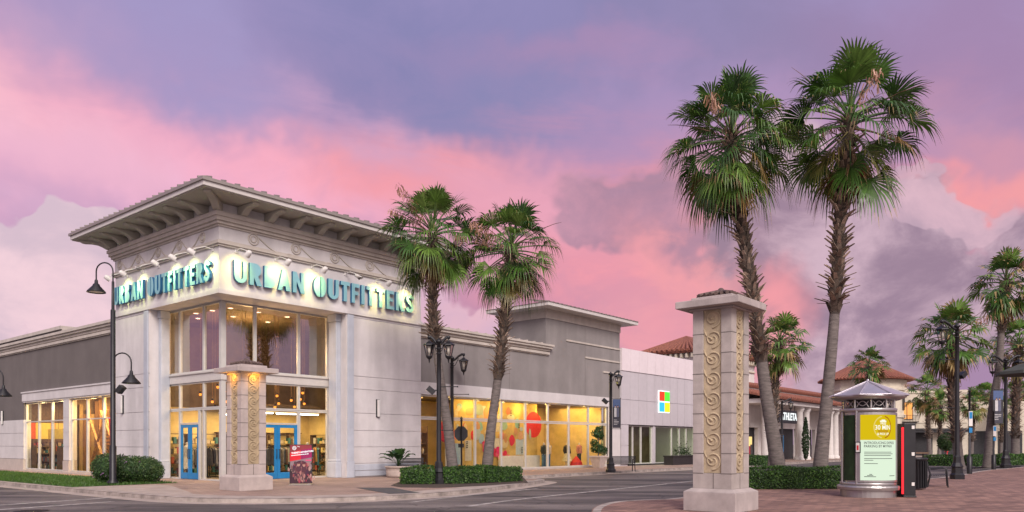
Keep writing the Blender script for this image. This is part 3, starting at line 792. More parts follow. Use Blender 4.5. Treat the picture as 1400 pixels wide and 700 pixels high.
b.box(B0+.1,B1-.1,A0+.1,A1-.1,10.15,10.28)
b.build('roof', M['tile_roof'], vil)
arc_ = thing('colonnade_store', 'low white store with tiled porch roof on round columns and a dark name board', 'store', (CX,CY,0), ANG)
b = MB(); b.box(51,84,2.0,9,5.6,7.4); b.box(51,84,.3,.7,3.2,5.6); b.box(51,84,-2.6,.28,5.32,5.7)
for a0,a1 in ((51,52),(56.4,60.6),(67.0,68.5),(72.8,74.4),(79,80)): b.box(a0,a1,.31,.69,0,3.2)
b.build('wall', M['villa_white'], arc_)
b = MB(); tiles_roof(b,(50.5,-3.0,5.85),(84.5,-3.0,5.85),(84.5,2.0,7.0),(50.5,2.0,7.0),64); b.tube([(50.5,2.0,7.5),(84.5,2.0,7.5)],.22,8); tiles_roof(b,(50.5,1.8,7.42),(84.5,1.8,7.42),(84.5,3.2,7.9),(50.5,3.2,7.9),64)
b.build('roof', M['tile_roof'], arc_)
for u in (52.7,61.4,63.3,70.8,72.6,79.5):
    b = MB(); b.lathe([(.5,0),(.5,.25),(.42,.3),(.40,.4),(.35,4.8),(.42,4.9),(.5,5.1),(.5,5.319)], (u,-1.9,0), 14); b.build('column', M['villa_white'], arc_)
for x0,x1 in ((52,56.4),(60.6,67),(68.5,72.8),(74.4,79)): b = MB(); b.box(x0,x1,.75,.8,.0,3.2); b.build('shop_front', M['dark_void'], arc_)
b = MB(); b.box(53.0,55.6,.6,.7,.5,2.3); b.build('lit_display', M['window_yellow'], arc_)
b = MB()
for i, c in enumerate(((.7,.1,.05),(.8,.4,.1),(.2,.1,.05),(.6,.05,.1),(.1,.1,.1))):
    b.col = c; b.box(53.15+i*.5,53.45+i*.5,.5,.59,.5,1.4+.15*(i%3))
b.build('display_goods', M['fabric'], arc_)
b = MB(); b.box(62.6,63.9,.6,.7,.0,2.5); b.build('shop_door', M['door_blue'], arc_)
b = MB(); b.box(67.3,68.1,.2,.3,1.0,2.4); b.build('wall_poster', M['window_glow'], arc_)
sg = thing('name_board', 'dark name board with white capitals under the tiled porch', 'sign', W(57.3,-2.2,4.2), ANG)
b = MB(); b.box(-2.4,2.4,-.06,.06,-.62,.62); b.bar((-2,0,.62),(-2,0,1.12),.05); b.bar((2,0,.62),(2,0,1.12),.05); b.build('board', M['dark_metal'], sg)
vs, fs = text_mesh('ATHLETA', .98, .02, .01)
b = MB(); b.add([(x+.25, -.075-z, y) for x,y,z in vs], fs); b.build('lettering', M['letter_lit'], sg)
sg2 = thing('hanging_shop_sign', 'small green hanging sign with a white letter beyond the right palm trunk', 'sign', W(76.2,-2.2,4.3), ANG)
b = MB(); b.box(-.9,.9,-.06,.06,-.6,.6); b.bar((-.6,0,.6),(-.6,0,1.0),.05); b.bar((.6,0,.6),(.6,0,1.0),.05); b.build('board', M['sign_green'], sg2)
vs, fs = text_mesh('N', .9, .02, .01); b = MB(); b.add([(x, -.075-z, y) for x,y,z in vs], fs); b.build('lettering', M['letter_lit'], sg2)

# round cream building with the tiled cone roof behind the kiosk
def at(px, d): return ((px-700)/F*d, d)
x, y = at(1183, 112)
rot_ = thing('round_tower_building', 'cream round corner building with a low terracotta cone roof rising behind the kiosk', 'building', (x,y,0))
b = MB(); b.lathe([(5.4,0),(5.4,5.2),(5.6,5.3),(5.6,5.7),(5.4,5.8),(5.4,9.0),(5.6,9.1),(5.6,9.4),(5.4,9.5),(5.4,10.6)], n=12, smooth=False)
b.build('wall', M['villa_cream'], rot_)
b = MB()
for k in range(12):
    a0, a1 = 2*math.pi*(k)/12, 2*math.pi*(k+1)/12; r_ = 6.5
    tiles_roof(b,(r_*math.cos(a0),r_*math.sin(a0),10.7),(r_*math.cos(a1),r_*math.sin(a1),10.7),(.05*math.cos(a1),.05*math.sin(a1),13.9),(.05*math.cos(a0),.05*math.sin(a0),13.9),7)
b.build('roof', M['tile_roof'], rot_)
for k in range(12):
    a = 2*math.pi*(k+.5)/12; r_ = 5.4*math.cos(math.pi/12)+.03; n_ = Vector((math.cos(a),math.sin(a),0)); t_ = Vector((-n_.y,n_.x,0))
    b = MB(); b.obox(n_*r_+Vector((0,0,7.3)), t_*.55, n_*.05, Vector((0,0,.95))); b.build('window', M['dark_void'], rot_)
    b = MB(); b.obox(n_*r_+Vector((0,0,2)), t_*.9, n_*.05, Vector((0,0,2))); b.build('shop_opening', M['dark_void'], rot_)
x, y = at(1262, 108)
cw = thing('cream_shop_wing', 'cream two storey shop wing with an orange lit balcony window, right of the kiosk', 'building', (x,y,0), R(-12))
b = MB(); b.box(-5,5.6,0,8,0,8.7); b.box(-5.1,5.7,-.12,8,8.7,9.1); b.box(-5.05,5.65,-.08,0,4.5,4.75); b.box(5.6,16,1.5,8,0,7.2); b.box(5.6,16.1,1.4,8,7.2,7.5); b.build('wall', M['villa_cream'], cw)
w_ = MB(); w_.box(-2.9,-1.3,-.05,.02,5.0,7.5); wo = w_.build('lit_window', M['dark_metal'], cw)
w_ = MB(); w_.box(-2.8,-2.15,-.08,-.052,5.1,7.4); w_.box(-2.05,-1.4,-.08,-.052,5.1,7.4); w_.build('pane', M['window_glow'], wo)
b = MB()
for k in range(14): b.bar((-3.4+k*.2,-.8,4.75),(-3.4+k*.2,-.8,5.6),.03)
b.bar((-3.4,-.8,5.6),(-.8,-.8,5.6),.05); b.bar((-3.4,-.8,5.6),(-3.4,0,5.6),.05); b.bar((-.8,-.8,5.6),(-.8,0,5.6),.05); b.box(-3.45,-.75,-.85,-.09,4.6,4.74); b.build('balcony', M['black_metal'], cw)
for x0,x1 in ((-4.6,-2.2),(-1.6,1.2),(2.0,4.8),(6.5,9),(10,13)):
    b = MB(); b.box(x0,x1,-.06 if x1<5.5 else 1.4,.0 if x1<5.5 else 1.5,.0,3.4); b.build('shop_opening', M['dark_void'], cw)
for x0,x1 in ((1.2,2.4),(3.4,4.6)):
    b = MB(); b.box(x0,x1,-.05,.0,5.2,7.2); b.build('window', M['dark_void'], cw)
b = MB(); b.box(-5,5.6,-1.6,-.13,3.5,3.75); b.box(-4.8,5.4,-1.5,-.14,3.2,3.5); b.build('awning', M['dark_metal'], cw)
for i, (px, d, w, h, lab, mm) in enumerate(((1336,128,7,5.6,'low white shop seen between the two parking sign posts','villa_white'),(1361,140,10,6.6,'low cream shop behind the banner lamp post','villa_cream'),(1395,120,9,5.8,'white shop with a red stripe at the right edge','villa_white'))):
    x, y = at(px, d)
    sb = thing('street_shop', lab, 'shop', (x,y,0), R(-20), 'far shops on the right')
    b = MB(); b.box(-w/2,w/2,0,8,0,h); b.box(-w/2-.1,w/2+.1,-.15,8,h,h+.35); b.build('wall', M[mm], sb)
    n = int(w/2.4)
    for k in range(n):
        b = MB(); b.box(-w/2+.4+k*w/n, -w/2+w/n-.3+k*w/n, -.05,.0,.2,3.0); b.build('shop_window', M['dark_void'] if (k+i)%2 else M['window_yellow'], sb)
    b = MB(); b.box(-w/2,w/2,-1.3,-.16,3.2,3.5); b.build('awning', M['red_paint'] if i == 2 else M['wood_dark'], sb)

# ---------------------------------------------------------------- palms
GREENS = [(.055,.13,.02),(.08,.165,.026),(.11,.20,.034),(.036,.09,.018),(.13,.20,.045)]
DEAD = [(.30,.17,.07),(.38,.23,.10),(.24,.14,.06)]
def fan(b, rnd, org, d, side, Lp, Rb, col, droop, nseg=22, fold=.25, spread=118, nst=4, sag=.2):
    """a fan leaf: arched stalk, then a round pleated blade whose finger tips hang"""
    d = d.normalized(); side = side.normalized()
    b.col = tuple(c*1.0+.03 for c in col)
    pts = []
    for i in range(5):
        t = i/4; pts.append(org + d*(Lp*t) + Vector((0,0,-1))*(sag*Lp*t*t))
    b.tube(pts, [.04,.033,.028,.024,.02], 4, 0, False)
    e = pts[-1]; dd = (pts[-1]-pts[-2]).normalized()
    up = side.cross(dd).normalized(); gz = Vector((0,0,-1))
    for k in range(nseg):
        a = R(-spread + 2*spread*(k+.5)/nseg)
        g = 1 - .30*(abs(a)/R(spread))**2
        L = Rb*g*rnd.uniform(.88,1.08)
        fd = (dd*math.cos(a) + side*math.sin(a) - up*fold*abs(math.sin(a))).normalized()
        wd = (side*math.cos(a) - dd*math.sin(a)).normalized()
        w0 = L*R(2*spread)/nseg*.5
        tt = [0.0,.5,.70,.86,1.0] if nst == 4 else [0,.6,1.0]
        ww = [.03,.46,.29,.15,.02] if nst == 4 else [.03,.5,.03]
        dr = droop*rnd.uniform(.6,1.4); vs = []
        for t, w in zip(tt, ww):
            hang = max(0, t-.5)
            p = e + fd*(L*(t - hang*.45*min(1,dr))) + gz*(L*dr*(.10*t*t + 1.9*hang*hang)) + up*((.02 if k%2 else -.02)*t)
            vs += [p - wd*(w*w0*1.05), p + wd*(w*w0*1.05)]
        s = rnd.uniform(.62,1.35); b.col = (col[0]*s, col[1]*s, col[2]*s)
        b.add(vs, [(i*2,i*2+1,i*2+3,i*2+2) for i in range(len(tt)-1)])
        if rnd.random() < .3: b.c[-1] = (.30,.22,.09)         # dry finger tips
def palm(name, label, path, r0, r1, boot_from, seed, Rc=1.0, n=36, nseg=22, nst=4, stalks=5, skirt=8, droop=.7, group=None):
    rnd = random.Random(seed)
    base = Vector(path[0]); t = thing(name, label, 'palm tree', base, 0, group)
    P_ = [Vector(p)-base for p in path]
    def ev(u):
        x = u*(len(P_)-1); i = min(int(x), len(P_)-2); f = x-i
        p0,p1,p2,p3 = P_[max(i-1,0)],P_[i],P_[i+1],P_[min(i+2,len(P_)-1)]
        return .5*((2*p1)+(p2-p0)*f+(2*p0-5*p1+4*p2-p3)*f*f+(3*p1-p0-3*p2+p3)*f**3)
    ns = 60; pts = [ev(i/ns) for i in range(ns+1)]
    rad = []
    for i in range(ns+1):
        u = i/ns; r = r0 + (r1-r0)*min(1,u*1.4) + r0*.30*math.exp(-u*14)
        rad.append(r*(1+.025*rnd.uniform(-1,1)))
    k = int(boot_from*ns)
    b = MB(); b.tube(pts[:k+2], rad[:k+2], 16, 0); b.tube(pts[k:], [q*1.02 for q in rad[k:]], 14, 2)
    H = sum((pts[i+1]-pts[i]).length for i in range(ns))
    rows = int((1-boot_from)*H/(.135*Rc))
    for j in range(rows):
        u = boot_from + (1-boot_from)*j/rows; p = ev(u); ax = (ev(min(1,u+.02))-ev(max(0,u-.02))).normalized()
        low = max(0, 1-(u-boot_from)/.10)
        for k in range(6):
            a = 2*math.pi*(k+.5*(j%2))/6 + rnd.uniform(-.2,.2) + j*.13
            x = ax.cross(Vector((0,1,0))).normalized(); y = ax.cross(x)
            n_ = x*math.cos(a)+y*math.sin(a); tn = ax.cross(n_)
            ln = rnd.uniform(.20,.38)*Rc*(1+.4*low); out = rnd.uniform(.45,1.25) + .5*low*rnd.random()
            q = p + n_*(r1*.9); tw = rnd.choice((-1,1))*rnd.uniform(.05,.16)
            mid = q + ax*ln*.55 + n_*(ln*.30*out) + tn*tw*.4; tip = q + ax*ln*(1-.3*low) + n_*(ln*.95*out) + tn*tw
            w = .075*Rc*rnd.uniform(.8,1.25); s = rnd.uniform(.6,1.7); c0 = (s*.32, s*.29, s*.27); c1 = (s*1.15, s*1.08, s*1.0)  # boot roots painted dark as gap shade, tips paler
            th = n_*.035
            vs = [q-tn*w*1.2-ax*.08, q+tn*w*1.2-ax*.08, mid+tn*w*.75, mid-tn*w*.75, tip+tn*w*.42, tip-tn*w*.42]
            lo = [v-th for v in vs]
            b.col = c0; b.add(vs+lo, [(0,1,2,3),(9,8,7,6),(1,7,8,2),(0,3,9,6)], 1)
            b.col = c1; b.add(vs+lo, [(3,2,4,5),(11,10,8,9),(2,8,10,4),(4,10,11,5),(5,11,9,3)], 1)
    b.build('trunk', [M['trunk'], M['boots'], M['boot_gap_shade']], t)
    top = P_[-1]
    cr = MB(); sk = MB()
    for i in range(n):
        q = i/(n-1)
        el = R(84 - 140*q**.88 + rnd.uniform(-10,10)); az = i*2.39996 + rnd.uniform(-.35,.35)
        d = Vector((math.cos(el)*math.cos(az), math.cos(el)*math.sin(az), math.sin(el)))
        side = Vector((-math.sin(az), math.cos(az), 0))
        tw = rnd.uniform(-.6,.6); side = (side*math.cos(tw) + side.cross(d)*math.sin(tw))
        col = rnd.choice(GREENS)
        if q > .72 and rnd.random() < .4: col = rnd.choice([(.17,.14,.04),(.22,.14,.05),(.13,.13,.035)])
        Lp = Rc*(rnd.uniform(1.0,1.45) if q < .7 else rnd.uniform(.8,1.25)); Rb = Rc*rnd.uniform(.92,1.16)
        o_ = top + Vector((0,0,.30-.65*q))*Rc + d*.1
        fan(cr, rnd, o_, d, side, Lp, Rb, col, droop*rnd.uniform(.55,1.25)*(.55+.6*q), nseg, rnd.uniform(.1,.4), 112, nst, .10+.22*rnd.random())
    cr.build('crown', M['frond'], t)
    for i in range(skirt):
        az = i*2.4+rnd.uniform(-.4,.4); el = R(rnd.uniform(-85,-62))
        d = Vector((math.cos(el)*math.cos(az), math.cos(el)*math.sin(az), math.sin(el))); side = Vector((-math.sin(az), math.cos(az), 0))
        fan(sk, rnd, top+Vector((0,0,-.5*Rc))+d*.1, d, side, Rc*rnd.uniform(.45,.8), Rc*rnd.uniform(.7,.95), rnd.choice(DEAD), .9, max(8,nseg//2), .9, 55, nst)
    sk.build('dead_skirt', M['frond'], t)
    for i in range(stalks):
        az = rnd.uniform(0,6.28); el = R(rnd.uniform(15,55)); L = Rc*rnd.uniform(2.2,2.9)
        b = MB(); b.col = (.22,.12,.08)
        d = Vector((math.cos(el)*math.cos(az), math.cos(el)*math.sin(az), math.sin(el)))
        pts = [top + d*(L*q) + Vector((0,0,-1))*(L*.30*q*q*math.cos(el)) for q in (0,.3,.6,.85,1.0)]
        b.tube(pts, [.026,.022,.017,.012,.006], 4, 0, False)
        if i < 2:                          # withered flower sprays
            for k in range(90):
                qi = rnd.randint(1,3); p = pts[qi].lerp(pts[qi+1], rnd.random()) + Vector((rnd.uniform(-.14,.14),rnd.uniform(-.14,.14),-abs(rnd.gauss(0,.18))))*Rc
                b.col = rnd.choice(((.36,.20,.13),(.44,.25,.18),(.30,.16,.09)))
                e = p + Vector((rnd.uniform(-.1,.1),rnd.uniform(-.1,.1),-rnd.uniform(.1,.28)))
                w = Vector((rnd.uniform(-1,1),rnd.uniform(-1,1),0)).normalized()*.018
                b.add([p-w,p+w,e+w,e-w],[(0,1,2,3)])
        b.build('flower_stalk', M['frond'], t)
    return t
def path_px(pts, d):
    out = []
    for px, py in pts: out.append(((px-700)/F*d, d, CAMH + (HOR-py)/F*d))
    out[0] = (out[0][0], out[0][1], 0)
    return out
PALM_ROAD = 'fan palms near the shop and plaza'
palm('fan_palm', 'curved fan palm beside the double lantern post, closest to the sign', path_px([(621,655),(613,590),(604,530),(596,470),(592,420),(592,322)], 33.2), .23, .145, .60, 3, 1.06, 52, 28, droop=.95)
palm('fan_palm', 'fan palm leaning right in the hedge bed, in front of the colourful window art', path_px([(664,655),(671,590),(679,530),(686,470),(692,410),(699,342)], 33.4), .225, .15, .44, 8, 1.06, 50, 28, droop=.9)
palm('fan_palm', 'tall fan palm with a leaning curved trunk just right of the stone pillar', path_px([(1068,655),(1056,590),(1046,530),(1037,460),(1027,390),(1013,300),(1000,192)], 28.6), .26, .17, .42, 14, 1.2, 66, 30, droop=1.0)
palm('fan_palm', 'tallest fan palm with a smooth lower trunk, left of the kiosk', path_px([(1119,655),(1126,590),(1134,510),(1141,430),(1146,350),(1151,270),(1162,168)], 28.3), .25, .145, .51, 23, 1.3, 54, 30, droop=.78)
palm('fan_palm', 'fan palm with a long bare trunk at the upper right, with withered flower sprays', path_px([(1351,640),(1357,560),(1366,500),(1370,430),(1375,388)], 52), .30, .2, .66, 31, 1.1, 48, 16, 2)
palm('fan_palm', 'broad fan palm just behind the big dark lantern post on the right', path_px([(1312,642),(1308,600),(1302,540),(1300,462)], 50), .3, .24, .3, 37, 1.15, 52, 16, 2)
pm = palm('fan_palm', 'medium fan palm standing behind the leaning trunk by the stone pillar', path_px([(1056,630),(1057,575),(1060,525),(1066,470)], 52), .27, .22, .2, 41, .98, 42, 14, 2)
p2 = palm('fan_palm', 'fan palm rising in front of the cone roofed building', path_px([(1186,622),(1187,580),(1188,540),(1188,500)], 90), .30, .24, .2, 47, 1.15, 36, 12, 2)
p3 = palm('fan_palm', 'slender fan palm in front of the cream wing, left of the far pair', path_px([(1271,622),(1269,580),(1267,536)], 92), .28, .2, .3, 53, 1.15, 36, 12, 2)
for src, px, d, s, lab in ((p3,1284,84,.82,'shorter leaning fan palm beside the slender one in front of the cream wing'),(pm,1388,62,1.25,'fan palm at the right edge behind the hanging lantern'),
        (p2,1226,122,.95,'small fan palm peeping over the kiosk roof'),(p3,1328,98,.95,'far fan palm behind the left parking sign post'),(p2,1344,120,.95,'far fan palm left of the long bare trunk'),(p3,1368,105,.9,'far fan palm behind the hanging banner'),(p2,1384,126,1.0,'far fan palm right of the banner lamp post'),(p3,1312,130,1.15,'far fan palm behind the thick post of the big lantern'),(p3,1255,140,.9,'far fan palm standing behind the cream wing, seen over the litter bin'),(p2,1299,118,.85,'far fan palm between the slender pair and the big lantern post'),(p3,1336,116,1.0,'far fan palm between the two slim sign posts'),(p2,1353,135,1.05,'far fan palm in the gap right of the right slim sign post'),(p3,1392,140,1.1,'farthest fan palm above the white shop with a red stripe'),(p2,1399,110,.9,'far fan palm cut by the right edge of the photo')):
    x, y = at(px, d); dup(src, (x,y,0), (px*1.7)%6.28, lab, s*.9)

# ---------------------------------------------------------------- hedges and plants
def leaves_on(b, rnd, pts_n, size, cols):
    for p, n_ in pts_n:
        n2 = (n_ + Vector((rnd.uniform(-1,1),rnd.uniform(-1,1),rnd.uniform(-1,1)))*.9).normalized()
        x = n2.cross(Vector((rnd.uniform(-1,1),rnd.uniform(-1,1),rnd.uniform(-1,1)))).normalized(); y = n2.cross(x)
        L = size*rnd.uniform(.6,1.3); w = L*.55
        b.col = rnd.choice(cols)
        s = rnd.uniform(.6,1.3); b.col = tuple(c*s for c in b.col)
        b.add([p-x*L*.5, p-y*w*.5+n2*.01, p+x*L*.5, p+y*w*.5+n2*.01], [(0,1,2,3)])
HC = [(.038,.11,.014),(.06,.15,.02),(.025,.07,.012),(.085,.17,.028),(.05,.10,.03)]
def hedge(name, label, path, w, h, seed, size=.075, dens=760, cols=HC, group=None, z0=.0):
    """clipped hedge along a ground polyline"""
    rnd = random.Random(seed); path = [Vector((p[0],p[1],0)) for p in path]
    c0 = sum(path, Vector())/len(path); t = thing(name, label, 'hedge', (c0.x,c0.y,z0), 0, group)
    b = MB(); lf = MB(); pn = []
    for a, c in zip(path, path[1:]):
        a, c = a-c0, c-c0; d = (c-a); L = d.length; d.normalize(); n_ = Vector((-d.y,d.x,0)); U = Vector((0,0,1))
        b.obox((a+c)/2+U*(h*.46), d*(L/2-.07), n_*(w/2-.08), U*(h*.46-.03))
        area = L*(w+2*h)+2*w*h
        for _ in range(int(area*dens)):
            q = rnd.uniform(0, L*(w+2*h)+2*w*h); s = rnd.uniform(-.02,L+.02)
            if q < L*w: p, nn = a+d*s+n_*rnd.uniform(-w/2,w/2)+U*(h+rnd.gauss(0,.022)), U
            elif q < L*(w+h): p, nn = a+d*s+n_*(w/2+rnd.gauss(0,.022))+U*rnd.uniform(.02,h), n_
            elif q < L*(w+2*h): p, nn = a+d*s-n_*(w/2+rnd.gauss(0,.022))+U*rnd.uniform(.02,h), -n_
            else:
                e = rnd.choice((0,1)); p, nn = (c if e else a)+d*rnd.gauss(0,.022)+n_*rnd.uniform(-w/2,w/2)+U*rnd.uniform(.02,h), d if e else -d
            # soft waves and rounded shoulders
            k = .045*math.sin(p.x*2.3+seed)+.035*math.sin(p.y*3.1+p.x*1.7)
            p = p + nn*k
            if abs((p-a).dot(n_)) > w/2-.1 and p.z > h-.1: p = p - U*.05 - n_*(.05*(1 if (p-a).dot(n_)>0 else -1))
            pn.append((p, nn))
    leaves_on(lf, rnd, pn, size, cols)
    b.build('dark_core', M['core_green'], t); lf.build('foliage', M['leaf'], t)  # added dark core makes the hedge opaque behind its leaves
    return t
hedge('clipped_hedge', 'low clipped hedge section left of the double lantern post', [G(548,661.5), G(593,661.3)], 1.0, .64, 1)
hedge('clipped_hedge', 'longer low clipped hedge section under the two palms by the window art', [G(602,661.2), G(655,660), G(703,657.6)], 1.0, .64, 2)
hedge('clipped_hedge', 'clipped hedge between the stone pillar and the kiosk, under the tall palms', [G(1006,668), G(1146,667.5)], 1.0, .74, 3)
hedge('clipped_hedge', 'low hedge on the island behind the leaning palm trunk, before the porch', [G(1016,637), G(1060,637)], 1.5, .75, 4, .12, 230)
hedge('clipped_hedge', 'dark hedge behind the bench and the big lantern post', [G(1268,637), G(1312,638), G(1350,637)], 1.4, .75, 5, .12, 230)
hedge('clipped_hedge', 'dark hedge continuing to the right edge behind the parking sign posts', [G(1354,637), G(1400,636), G(1440,635)], 1.4, .8, 6, .12, 230)
hedge('clipped_hedge', 'far hedge at the foot of the cream wing', [at(1232,112), at(1275,112), at(1330,112)], 1.5, .85, 7, .2, 50)
rnd = random.Random(91)
tw = MB(); pn = []
for k in range(26):
    px = rnd.uniform(1275,1420); x, y = at(px, rnd.uniform(150,175)); hh = rnd.uniform(5,9)
    for _ in range(130):
        a_ = rnd.uniform(0,6.283); u_ = rnd.uniform(-.3,1); s_ = math.sqrt(max(0,1-u_*u_)); q_ = rnd.uniform(.5,1); n_ = Vector((s_*math.cos(a_),s_*math.sin(a_),u_)); pn.append((Vector((x+3.2*n_.x*q_, y+2*n_.y*q_, .5+hh*max(0,n_.z)*q_)), n_))
leaves_on(tw, rnd, pn, .8, [(.03,.06,.02),(.045,.08,.025),(.02,.045,.015)]); o = tw.build('far_trees', M['leaf']); o['kind'] = 'stuff'
# loose flowering shrub at the left
def shrub(name, label, cat, c, blobs, seed, size, dens, cols, flowers=0, fcol=(.45,.22,.5)):
    rnd = random.Random(seed); t = thing(name, label, cat, (c[0],c[1],0)); b = MB(); lf = MB(); pn = []; fl = []
    for (x,y,z,rx,ry,rz) in blobs:
        b.lathe([(rx*.86*math.sin(math.pi*i/8)+.001, -rz*.86*math.cos(math.pi*i/8)) for i in range(9)], (x,y,z), 12)
        for _ in range(int(dens*rx*rz*4)):
            a = rnd.uniform(0,6.283); u = rnd.uniform(-1,1); s = math.sqrt(1-u*u); q = rnd.gauss(.97,.06)
            n_ = Vector((s*math.cos(a),s*math.sin(a),u)); p = Vector((x+rx*n_.x*q, y+ry*n_.y*q, max(.03,z+rz*n_.z*q)))
            pn.append((p,n_))
            if len(fl) < flowers and rnd.random() < .01: fl.append((p+n_*.05, n_))
    leaves_on(lf, rnd, pn, size, cols); lf.col = None
    b.build('dark_core', M['core_green'], t); lf.build('foliage', M['leaf'], t)  # added dark core keeps the shrub opaque, no real twigs
    if fl:
        f = MB(); leaves_on(f, rnd, [(p+Vector((rnd.uniform(-.04,.04),)*3), n_) for p, n_ in fl for _ in range(5)], .07, [fcol]); f.build('blossom', M['leaf'], t)
    return t
x, y = G(172, 661)
SC_ = [(.03,.08,.02),(.045,.10,.025),(.06,.12,.03),(.075,.12,.035)]
shrub('flowering_shrub', 'rounded green shrub with mauve flowers at the foot of the tall lamp post', 'shrub', (x,y),
      [(-.85,.1,.62,.55,.5,.58),(-.35,.15,.60,.5,.5,.55),(.15,.2,.60,.6,.55,.52),(.65,.3,.58,.6,.55,.5),(.95,.35,.5,.4,.45,.44)], 11, .085, 1500, SC_, 34)
x, y = at(1293, 70)
tr = thing('round_tree', 'round clipped green tree behind the bench, right of the far palms', 'tree', (x,y,0))
b = MB(); b.tube([(0,0,0),(.03,0,.8),(0,.03,1.6)], [.09,.07,.06], 8); b.build('trunk', M['trunk'], tr)
rnd = random.Random(5); lf = MB(); pn = []
for _ in range(2600):
    a = rnd.uniform(0,6.283); u = rnd.uniform(-1,1); s = math.sqrt(1-u*u); q = rnd.uniform(.55,1.05); n_ = Vector((s*math.cos(a),s*math.sin(a),u))
    pn.append((Vector((.72*n_.x*q,.72*n_.y*q,1.75+.8*n_.z*q)), n_))
leaves_on(lf, rnd, pn, .15, SC_); lf.build('crown', M['leaf'], tr)
x, y = W(63.0, -1.0)[:2]
x, y = at(1101.5, 76)
cy = thing('cypress', 'narrow dark cypress between the paired porch columns', 'tree', (x,y,0))
b = MB(); b.tube([(0,0,0),(0,0,1)], [.08,.05], 6); b.build('trunk', M['trunk'], cy)
lf = MB(); pn = []
for _ in range(1500):
    a = rnd.uniform(0,6.283); z = rnd.uniform(.2,4.2); r_ = .38*math.sin(math.pi*min(1,(z+.5)/4.9))*rnd.uniform(.6,1); pn.append((Vector((r_*math.cos(a),r_*math.sin(a),z)), Vector((math.cos(a),math.sin(a),.3))))
leaves_on(lf, rnd, pn, .2, [(.018,.045,.014),(.025,.055,.018)]); lf.build('crown', M['leaf'], cy)
# low spiky groundcover and red flowers at palm feet
def tuft(name, label, c, n, L, seed, cols, w=.03, wide=.5):
    rnd = random.Random(seed); t = thing(name, label, 'plant', (c[0],c[1],0)); b = MB()
    for i in range(n):
        a = rnd.uniform(0,6.283); el = rnd.uniform(.5,1.35); o = Vector((rnd.uniform(-wide,wide),rnd.uniform(-wide*.6,wide*.6),0))
        d = Vector((math.cos(a)*math.cos(el),math.sin(a)*math.cos(el),math.sin(el))); s = Vector((-math.sin(a),math.cos(a),0))*w; l = L*rnd.uniform(.6,1.1)
        b.col = rnd.choice(cols); vs = []
        for t_, k in ((0,.6),(.35,1),(.7,.7),(1,.05)): p = o+d*(l*t_)-Vector((0,0,l*.3*t_*t_)); vs += [p-s*k,p+s*k]
        b.add(vs, [(0,1,3,2),(2,3,5,4),(4,5,7,6)])
    b.build('leaf_blades', M['leaf'], t); return t
tuft('spiky_plant', 'spiky dark plant behind the hedge between the two trunks', G(638,652), 150, .95, 3, [(.02,.05,.015),(.03,.06,.03),(.08,.02,.02)], .03, .8)
tuft('spiky_plant', 'low spiky plant behind the hedge left of the double lantern post', G(585,651), 90, .8, 4, [(.03,.06,.02),(.05,.07,.03)], .025, .6)
tuft('spiky_plant', 'spiky plant with reddish tips behind the hedge left of the kiosk', G(1128,661), 110, .9, 6, [(.02,.05,.015),(.10,.02,.02),(.04,.07,.02)], .03, .9)
# potted plants
def bowl(par, prof, mat): b = MB(); b.lathe(prof, n=24); b.build('pot', mat, par); s = MB(); s.disc((0,0,prof[-1][1]-.06), prof[-1][0]-.05, (0,0,1), .02, 20); s.build('soil', M['soil'], par)
x, y = W(8.5, -1.35)[:2]
pt = thing('potted_plant', 'broad leaved green plant in a round pale bowl against the white wall', 'potted plant', (x,y,0))
bowl(pt, [(.45,0),(.55,.02),(.58,.12),(.60,.30),(.60,.46),(.66,.48),(.66,.54),(.58,.54)], M['planter_stone'])
rnd = random.Random(9); b = MB()
for i in range(26):
    a = i*2.4+rnd.uniform(-.3,.3); el = rnd.uniform(.7,1.45); L = rnd.uniform(.95,1.6); d = Vector((math.cos(a)*math.cos(el),math.sin(a)*math.cos(el),math.sin(el))); s = Vector((-math.sin(a),math.cos(a),0))
    b.col = rnd.choice([(.02,.07,.02),(.03,.09,.025),(.05,.11,.03)]); o = Vector((0,0,.5)); vs = []
    for t_, k in ((0,.012),(.38,.015),(.5,.11),(.7,.16),(.88,.10),(1,.005)):
        p = o+d*(L*t_)-Vector((0,0,L*.38*t_**3)); vs += [p-s*k+Vector((0,0,k*.35)), p, p+s*k+Vector((0,0,k*.35))]
    fs = []
    for q in range(5): fs += [(q*3,q*3+1,q*3+4,q*3+3),(q*3+1,q*3+2,q*3+5,q*3+4)]
    b.add(vs, fs)
b.build('leaves', M['leaf'], pt)
x, y = W(26.4, -1.0)[:2]
pt = thing('potted_tree', 'small two tiered green tree in a square tapered pot by the bright shop window', 'potted plant', (x,y,0), ANG)
b = MB(); b.frustum(-.26,.26,-.26,.26,0,.7,-.16,-.16); b.box(-.46,.46,-.46,.46,.7,.82); b.build('pot', M['planter_stone'], pt, bevel=.02)
b = MB(); b.tube([(0,0,.8),(.05,.02,1.5),(0,0,2.3)], [.05,.04,.03], 8); b.build('trunk', M['trunk'], pt)
lf = MB(); pn = []
for (x_,y_,z_,r_,n) in ((-.1,0,1.35,.5,300),(.4,0,1.15,.42,240),(-.3,.1,1.7,.3,110),(-.1,0,2.3,.42,260),(.3,.1,2.1,.33,150),(.05,0,2.65,.22,70)):
    for _ in range(n):
        a = rnd.uniform(0,6.283); u = rnd.uniform(-1,1); s = math.sqrt(1-u*u); q = rnd.uniform(.3,1.05)**.6; n_ = Vector((s*math.cos(a),s*math.sin(a),u)); pn.append((Vector((x_,y_,z_))+Vector((n_.x,n_.y,n_.z*.7))*r_*q, n_))
leaves_on(lf, rnd, pn, .17, [(.02,.07,.02),(.03,.09,.02),(.05,.12,.03)]); lf.build('crown', M['leaf'], pt)
x, y = W(38.2, -1.0)[:2]
